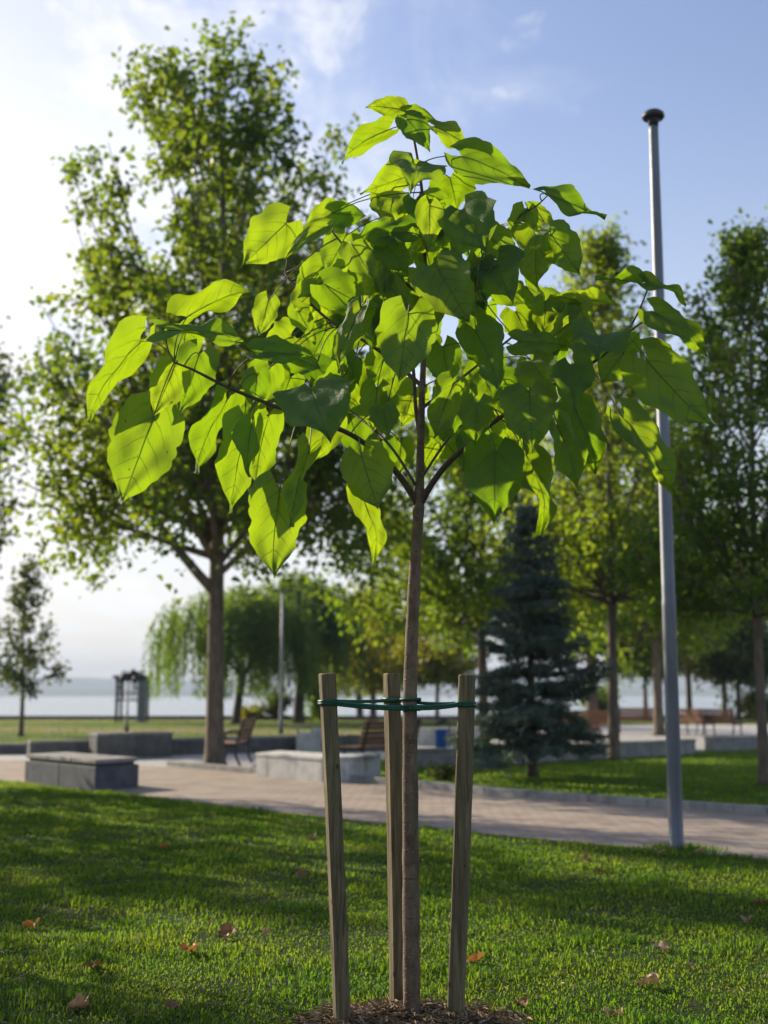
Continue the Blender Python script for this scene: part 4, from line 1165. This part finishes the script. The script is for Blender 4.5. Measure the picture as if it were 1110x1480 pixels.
# ------------------------------------------------------------------ ornamental arch by the water
YA = 68.0
aL, aR = at(168, 1040, YA).x, at(207, 1040, YA).x
arch = tag(empty('ornamental_arch', ((aL + aR) / 2, YA, 0)), 'dark ornamental metal arch with flat roof and crest on the shore', 'arch')
zr = hgt(980, YA)
for (x, y, r) in ((aL, YA, 0.07), (aL, YA + 1.2, 0.06)):
    m = MB(); m.box((x, y, zr / 2), (r * 2, r * 2, zr)); m.build('post', M['dark_metal'], arch, bevel=0.01)
m = MB(); m.box((aR - 0.1, YA, zr / 2), (0.46, 0.14, zr)); 
for k in range(7): m.box((aR - 0.1 + (0.12 if k % 2 else -0.12), YA - 0.08, 0.25 + k * 0.37), (0.2, 0.1, 0.2), 0, 0, 0.7)
m.build('panel', M['grey_metal'], arch, bevel=0.01)
m = MB(); m.box((aR, YA + 1.2, zr / 2), (0.12, 0.12, zr)); m.build('post', M['dark_metal'], arch, bevel=0.01)
m = MB(); m.box(((aL + aR) / 2, YA + 0.6, zr + 0.07), (aR - aL + 0.45, 1.6, 0.14)); m.box(((aL + aR) / 2, YA + 0.6, zr - 0.09), (aR - aL + 0.2, 1.35, 0.16)); m.build('roof', M['dark_metal'], arch, bevel=0.015)
m = MB(); xm = (aL + aR) / 2 + 0.1
m.prism([(xm - 0.55, YA - 0.05), (xm + 0.6, YA - 0.05), (xm + 0.6, YA + 0.05), (xm - 0.55, YA + 0.05)], zr + 0.14, zr + 0.26)
m.lathe([(0.28, 0.26), (0.22, 0.36), (0.1, 0.42), (0.02, 0.5)], (xm, YA, zr), 10)
for sx in (-1, 1): m.tube([(xm + sx * 0.25, YA, zr + 0.28), (xm + sx * 0.45, YA, zr + 0.36), (xm + sx * 0.62, YA, zr + 0.3), (xm + sx * 0.55, YA, zr + 0.2)], 0.04, 6)
m.build('crest', M['dark_metal'], arch, smooth=False)
for zq in (hgt(1012, YA), hgt(1036, YA)):
    m = MB(); m.box(((aL + aR) / 2 - 0.12, YA, zq), (aR - aL - 0.35, 0.07, 0.07)); m.build('crossbar', M['dark_metal'], arch)
for sx, xx in ((1, aL + 0.08), (-1, aR - 0.36)):
    m = MB()
    for k in range(3):
        z = zr - 0.25 - k * 0.33
        m.tube([(xx, YA, z), (xx + sx * 0.22, YA, z + 0.08), (xx + sx * 0.30, YA, z - 0.1), (xx + sx * 0.18, YA, z - 0.22), (xx + sx * 0.06, YA, z - 0.14), (xx + sx * .02, YA, z - 0.32)], 0.032, 5)
    m.build('scrollwork', M['dark_metal'], arch, smooth=True)

# ------------------------------------------------------------------ walls and stone seats
def wall(label, pts, h, th, mat, cap=True, group='low walls round the plaza', name='low_wall'):
    c = pts[len(pts) // 2]
    root = tag(empty(name, (c.x, c.y, 0)), label, 'wall', group)
    m = MB(); cp = MB()
    for a, b in zip(pts[:-1], pts[1:]):
        d = (b - a); L = d.length; d.normalize(); ang = math.atan2(d.y, d.x)
        nn = max(1, round(L / 1.6))
        for i in range(nn):
            q = a + d * (L * (i + .5) / nn) + Vector((-d.y, d.x, 0)) * th / 2
            m.box((q.x, q.y, h / 2 - 0.03), (L / nn - 0.008, th, h + 0.06 - (0.07 if cap else 0)), ang)
            if cap: cp.box((q.x, q.y, h - 0.03), (L / nn - 0.01, th + 0.05, 0.058), ang)
    m.build('wall_face', M[mat], root, bevel=0.01)
    if cap: cp.build('coping', M['concrete'], root, bevel=0.01)
    return root
wall('long low grey wall closing the plaza on the left, behind the dark bench block', [gp(42, 1097), gp(140, 1095), gp(250, 1092), gp(335, 1089.5), gp(430, 1087)], 0.40, 0.30, 'dark_concrete')
wall('higher grey wall block set on the low wall left of the big trunk', [gp(139, 1097.5), gp(249, 1094.5)], 0.57, 0.5, 'dark_concrete', name='wall_block')
wall('short piece of low wall at the left edge, farther back', [gp(-260, 1092), gp(36, 1091)], 0.27, 0.3, 'dark_concrete')
wall('low grey wall behind the slatted bench, right of the pale block', [gp(463, 1087), gp(600, 1087)], 0.42, 0.3, 'dark_concrete')
wall('low retaining wall before the terrace, running behind the blue spruce', [gp(600, 1109), gp(700, 1107), gp(833, 1099), gp(966, 1093), gp(1006, 1090)], 0.36, 0.3, 'concrete')
wall('low retaining wall right of the lamp post, beyond the gap', [gp(1032, 1086), gp(1110, 1083), gp(1300, 1077)], 0.36, 0.3, 'concrete')
wall('pale low wall at the back of the terrace behind the blue bin', [gp(598, 1079), gp(700, 1077)], 0.5, 0.4, 'pale_concrete', cap=False)
wall('long dark stone edging along the lake shore', [Vector((-60, 74.6, 0)), Vector((-20, 75.0, 0)), Vector((20, 75.0, 0)), Vector((60, 74.6, 0))], 0.22, 0.5, 'dark_concrete', cap=False, group=None, name='shore_wall')

# dark bench block, front left
cN, cL, cR = gp(137, 1144), gp(35, 1131), gp(200, 1138)
ex = (cL - cN); ey = (cR - cN)
cF = cL + ey
blk = tag(empty('stone_bench', (cN + ex / 2 + ey / 2)), 'dark stone block bench with a grey slab top at the left edge of the path', 'bench')
m = MB()
def quad_pts(o, u, v, i0, i1, j0, j1):
    return [(o + u * i + v * j) for i, j in ((i0, j0), (i1, j0), (i1, j1), (i0, j1))]
for i0, i1 in ((0.0, 0.487), (0.493, 1.0)):
    q = quad_pts(cN, ex, ey, i0, i1, 0, 1); m.prism([(p.x, p.y) for p in q], -0.03, 0.35)
m.build('base', M['dark_stone'], blk, bevel=0.012)
m = MB(); q = quad_pts(cN, ex, ey, 0.03, 0.97, 0.06, 0.94); m.prism([(p.x, p.y) for p in q], 0.35, 0.395); m.build('spacer', M['dark_metal'], blk)
m = MB()
for i0, i1 in ((-0.0, 0.33), (0.335, 0.665), (0.67, 1.0)):
    q = quad_pts(cN, ex, ey, i0 * 1.0 + 0.01, i1, 0.015, 0.985); m.prism([(p.x, p.y) for p in q], 0.395, 0.455)
m.build('slab', M['slab'], blk, bevel=0.01)

# pale concrete seat in the middle
f1, f2, f3, f4 = gp(370, 1123), gp(466, 1131), gp(512, 1130), gp(528, 1125)
inw = Vector((0.35, 1.05, 0))
poly = [f1, f2, f2.lerp(f3, 0.5) + Vector((0, -0.02, 0)), f3, f3.lerp(f4, 0.6) + Vector((0.03, -0.03, 0)), f4, f4 + Vector((0.02, 0.3, 0)), f4 + inw * 0.75, f3 + inw * 1.05, f2 + inw, f1 + inw * 0.95]
seat = tag(empty('concrete_bench', f2 + inw / 2), 'pale concrete block seat with rounded right end, beside the path behind the left stake', 'bench')
m = MB(); m.prism([(p.x, p.y) for p in poly], -0.03, 0.35); m.build('base', M['pale_concrete'], seat, bevel=0.02)
cc = sum(poly, Vector()) / len(poly)
m = MB(); m.prism([(cc.x + (p.x - cc.x) * 1.012, cc.y + (p.y - cc.y) * 1.02) for p in poly], 0.35, 0.41); m.build('slab', M['pale_concrete'], seat, bevel=0.012)
# pale upright block behind it
q = gp(447, 1088)
pb = tag(empty('concrete_block', q), 'pale upright concrete block with a metal handrail behind the pale block seat', 'block')
m = MB(); m.box((q.x - 0.02, q.y + 0.3, 0.23), (0.62, 0.6, 0.5)); m.box((q.x + 0.16, q.y + 0.3, 0.53), (0.27, 0.5, 0.10)); m.build('body', M['pale_concrete'], pb, bevel=0.015)
m = MB(); m.tube([(q.x - 0.3, q.y + 0.2, 0.48), (q.x - 0.3, q.y + 0.2, 0.60), (q.x - 0.25, q.y + 0.2, 0.64), (q.x + 0.02, q.y + 0.2, 0.64)], 0.02, 6); m.build('handrail', M['grey_metal'], pb, smooth=True)

# ------------------------------------------------------------------ slatted benches
def bench_parts(root):
    Lb = 1.7
    m = MB()
    for k in range(5): m.box((0, -0.20 + k * 0.098, 0.44), (Lb, 0.085, 0.035))
    m.build('seat', M['bench_wood'], root, bevel=0.006, local=True)
    m = MB()
    for k in range(5):
        z = 0.52 + k * 0.092
        m.box((0, 0.245 + (z - 0.45) * 0.3, z), (Lb, 0.03, 0.078), 0, R(-17))
    m.build('backrest', M['bench_wood'], root, bevel=0.006, local=True)
    for sx in (-1, 1):
        x = sx * (Lb / 2 - 0.12)
        m = MB()
        m.tube([(x, -0.24, 0), (x, -0.20, 0.24), (x, -0.22, 0.415)], 0.026, 6)
        m.tube([(x, 0.34, 0), (x, 0.24, 0.22), (x, 0.25, 0.42), (x, 0.405, 0.94)], 0.026, 6)
        m.box((x, 0.01, 0.40), (0.05, 0.5, 0.04))
        m.build('leg_frame', M['dark_metal'], root, local=True, smooth=False)
        m = MB(); m.tube([(x, -0.22, 0.42), (x, -0.23, 0.62), (x, -0.1, 0.66), (x, 0.30, 0.65)], 0.02, 6); m.build('armrest', M['dark_metal'], root, local=True)
def copy_tree(o, parent=None):
    c = o.copy(); COL.objects.link(c)
    if parent is not None: c.parent = parent
    for ch in [q for q in list(o.children)]: copy_tree(ch, c)
    return c
GB = 'slatted wooden benches in the park'
bench0 = tag(empty('park_bench', (0, 0, 0)), 'slatted wooden bench turned away, just left of the middle stake', 'bench', GB)
bench_parts(bench0)
p = gp(548, 1111)
spots = [((p.x - 0.02, p.y - 0.25, 0.0), R(-130), None),
         ((at(332, 1100, 26.2).x, 26.2, 0.012), R(-93), 'slatted bench seen end on behind the trunk of the tall full tree'),
         ((gp(1040, 1064).x, gp(1040, 1064).y, 0.012), R(132), 'distant red brown bench on the terrace right of the lamp post, nearest the right edge'),
         ((gp(1012, 1064).x, gp(1012, 1064).y + 0.6, 0.012), R(115), 'distant bench seen nearly end on, just left of the red brown terrace bench'),
         ((gp(924, 1060).x, gp(924, 1060).y, 0.012), R(175), 'tiny far bench on the terrace between slim trunk and lamp post'),
         ((gp(856, 1071).x, gp(856, 1071).y, 0.012), R(160), 'red brown bench on the terrace left of the slim trunk'),
         ((gp(806, 1074).x, gp(806, 1074).y, 0.012), R(150), 'red brown bench half hidden behind the blue spruce')]
for i, (loc, rz, lab) in enumerate(spots):
    o = bench0 if i == 0 else copy_tree(bench0)
    o.location = loc; o.rotation_euler = (0, 0, rz)
    if lab: o['label'] = lab

# blue litter bin
q = gp(638, 1093)
bn = tag(empty('litter_bin', q), 'bright blue litter bin on a pedestal between the young trunk and right stake', 'bin')
m = MB(); m.box((q.x, q.y, 0.05), (0.36, 0.36, 0.10)); m.build('pedestal', M['concrete'], bn, bevel=0.01)
m = MB(); m.lathe([(0.10, 0.10), (0.135, 0.13), (0.15, 0.55), (0.16, 0.57), (0.16, 0.62), (0.14, 0.62), (0.13, 0.3)], q, 16); m.build('body', M['blue'], bn, smooth=True)
m = MB(); m.tube([(q.x + 0.19, q.y + 0.05, 0), (q.x + 0.19, q.y + 0.05, 0.78), (q.x + 0.1, q.y + 0.05, 0.84), (q.x, q.y + 0.05, 0.84)], 0.02, 6); m.build('post', M['dark_metal'], bn)
m = MB(); m.lathe([(0.16, 0.74), (0.15, 0.79), (0.05, 0.83), (0.01, 0.835)], q, 16); m.build('lid', M['dark_metal'], bn, smooth=True)

# ------------------------------------------------------------------ fallen leaves on the front lawn
def dry_leaf_mesh(seed):
    rr = random.Random(seed)
    vs, fs, ns, nvv = [], [], 9, 13
    ph = rr.uniform(0, 6); rr0 = rr.uniform(5, 9)
    for j in range(nvv):
        t = j / (nvv - 1)
        for i in range(ns):
            u = -1 + 2 * i / (ns - 1)
            lob = 0.55 + 0.6 * abs(math.sin(t * rr0 + ph))
            wdt = 0.52 * math.sin(math.pi * (0.08 + 0.9 * t)) ** 0.7 * (lob if abs(u) > .6 else 1)
            z = 0.34 * abs(u) ** 1.4 + 0.26 * math.sin(4 * t + ph) * (0.4 + abs(u)) + 0.08 * math.sin(9 * u + 5 * t) + rr.uniform(-.02, .02)
            vs.append(Vector((u * wdt, t - 0.5, z * 0.7 + 0.12)))
    for j in range(nvv - 1):
        for i in range(ns - 1): fs.append((j * ns + i, j * ns + i + 1, (j + 1) * ns + i + 1, (j + 1) * ns + i))
    return vs, fs
FALL = [
 (45, 1346, 26, 'curled orange brown dead leaf alone on the lawn near the left edge'),
 (326, 1358, 32, 'long brown dead leaf on the lawn left of the left stake, nearest that stake'),
 (273, 1383, 30, 'pointed orange dead leaf standing up on the lawn left of the left stake'),
 (135, 1404, 28, 'reddish curled dead leaf on the lawn above the large pale one'),
 (115, 1463, 36, 'large pale pinkish dead leaf in the bottom left corner'),
 (250, 1463, 24, 'small brown dead leaf at the bottom right of the large pale one'),
 (237, 1229, 16, 'tiny orange dead leaf on the upper left of the front lawn'),
 (437, 1270, 18, 'thin reddish dead leaf on the lawn close by the left stake'),
 (448, 1214, 16, 'small pale brown dead leaf near the path, left of the left stake'),
 (385, 1352, 14, 'very small tan dead leaf right of the long brown one'),
 (687, 1394, 28, 'orange brown dead leaf just right of the right stake'),
 (752, 1458, 26, 'dark crumpled dead leaf low on the lawn right of the right stake'),
 (886, 1474, 32, 'tan crumpled dead leaf at the bottom edge, right side'),
 (958, 1377, 26, 'pinkish brown curled dead leaf in the middle of the right lawn'),
 (936, 1430, 34, 'long pale dead leaf below the pinkish curled one'),
 (1080, 1338, 24, 'tan dead leaf near the right edge, lower of two'),
 (1098, 1311, 20, 'reddish dead leaf near the right edge, upper of two'),
 (868, 1263, 14, 'small upright brown dead leaf on the lawn left of the lamp post'),
 (1000, 1402, 14, 'tiny tan dead leaf on the right lawn beside bare ground'),
 (848, 1247, 16, 'small brown dead leaf at the lawn edge toward the lamp post'),
 (952, 1238, 18, 'pale dead leaf lying against the foot of the lamp post, left side'),
 (1008, 1237, 18, 'pale dead leaf lying at the foot of the lamp post, right side'),
]
for i, (px, py, spx, lab) in enumerate(FALL):
    q = gp(px, py); rr = random.Random(300 + i)
    sz = spx * q.y / FPX * 0.85
    vs, fs = dry_leaf_mesh(i)
    rot = Matrix.Rotation(rr.uniform(0, 6.28), 3, 'Z') @ Matrix.Rotation(rr.gauss(0, .2), 3, 'X') @ Matrix.Rotation(rr.gauss(0, .2), 3, 'Y')
    m = MB(); m.add([rot @ (v * sz * rr.uniform(.97, 1.03)) + q + Vector((0, 0, 0.016)) for v in vs], fs)
    tag(m.build('fallen_leaf', M['dry_leaf_pale' if ('pale' in lab.split('dead')[0] or 'tan ' in lab or 'pinkish' in lab.split('dead')[0]) else 'dry_leaf_orange' if 'orange' in lab else 'dry_leaf'], None, q, smooth=True), lab, 'leaf', 'dead leaves on the front lawn')
# taller tuft round the lamp foot
q = gp(978, 1231); n = 900
a = rng.uniform(0, 6.28, n); rr_ = 0.07 + np.abs(rng.normal(0, 0.13, n))
blades('lamp_foot_grass', q.x + rr_ * np.cos(a) * 1.5, q.y + rr_ * np.sin(a) * 0.8, rng.uniform(0.04, 0.13, n) * np.exp(-rr_ * 2), rng.uniform(0.005, 0.01, n), M['grass_blade'], 0.6)

# ------------------------------------------------------------------ haze over the lake
m = MB(); m.box((0, 2380, 58), (5040, 4900 + 900, 122))
hz_m, t = new_mat('haze')
pv = t.n('ShaderNodeVolumePrincipled', None, Color=(0.62, 0.74, 0.90), Density=0.00027, Anisotropy=0.0)
t.n('ShaderNodeOutputMaterial', None, Volume=pv.outputs[0])
tag(m.build('haze', hz_m), kind='stuff')
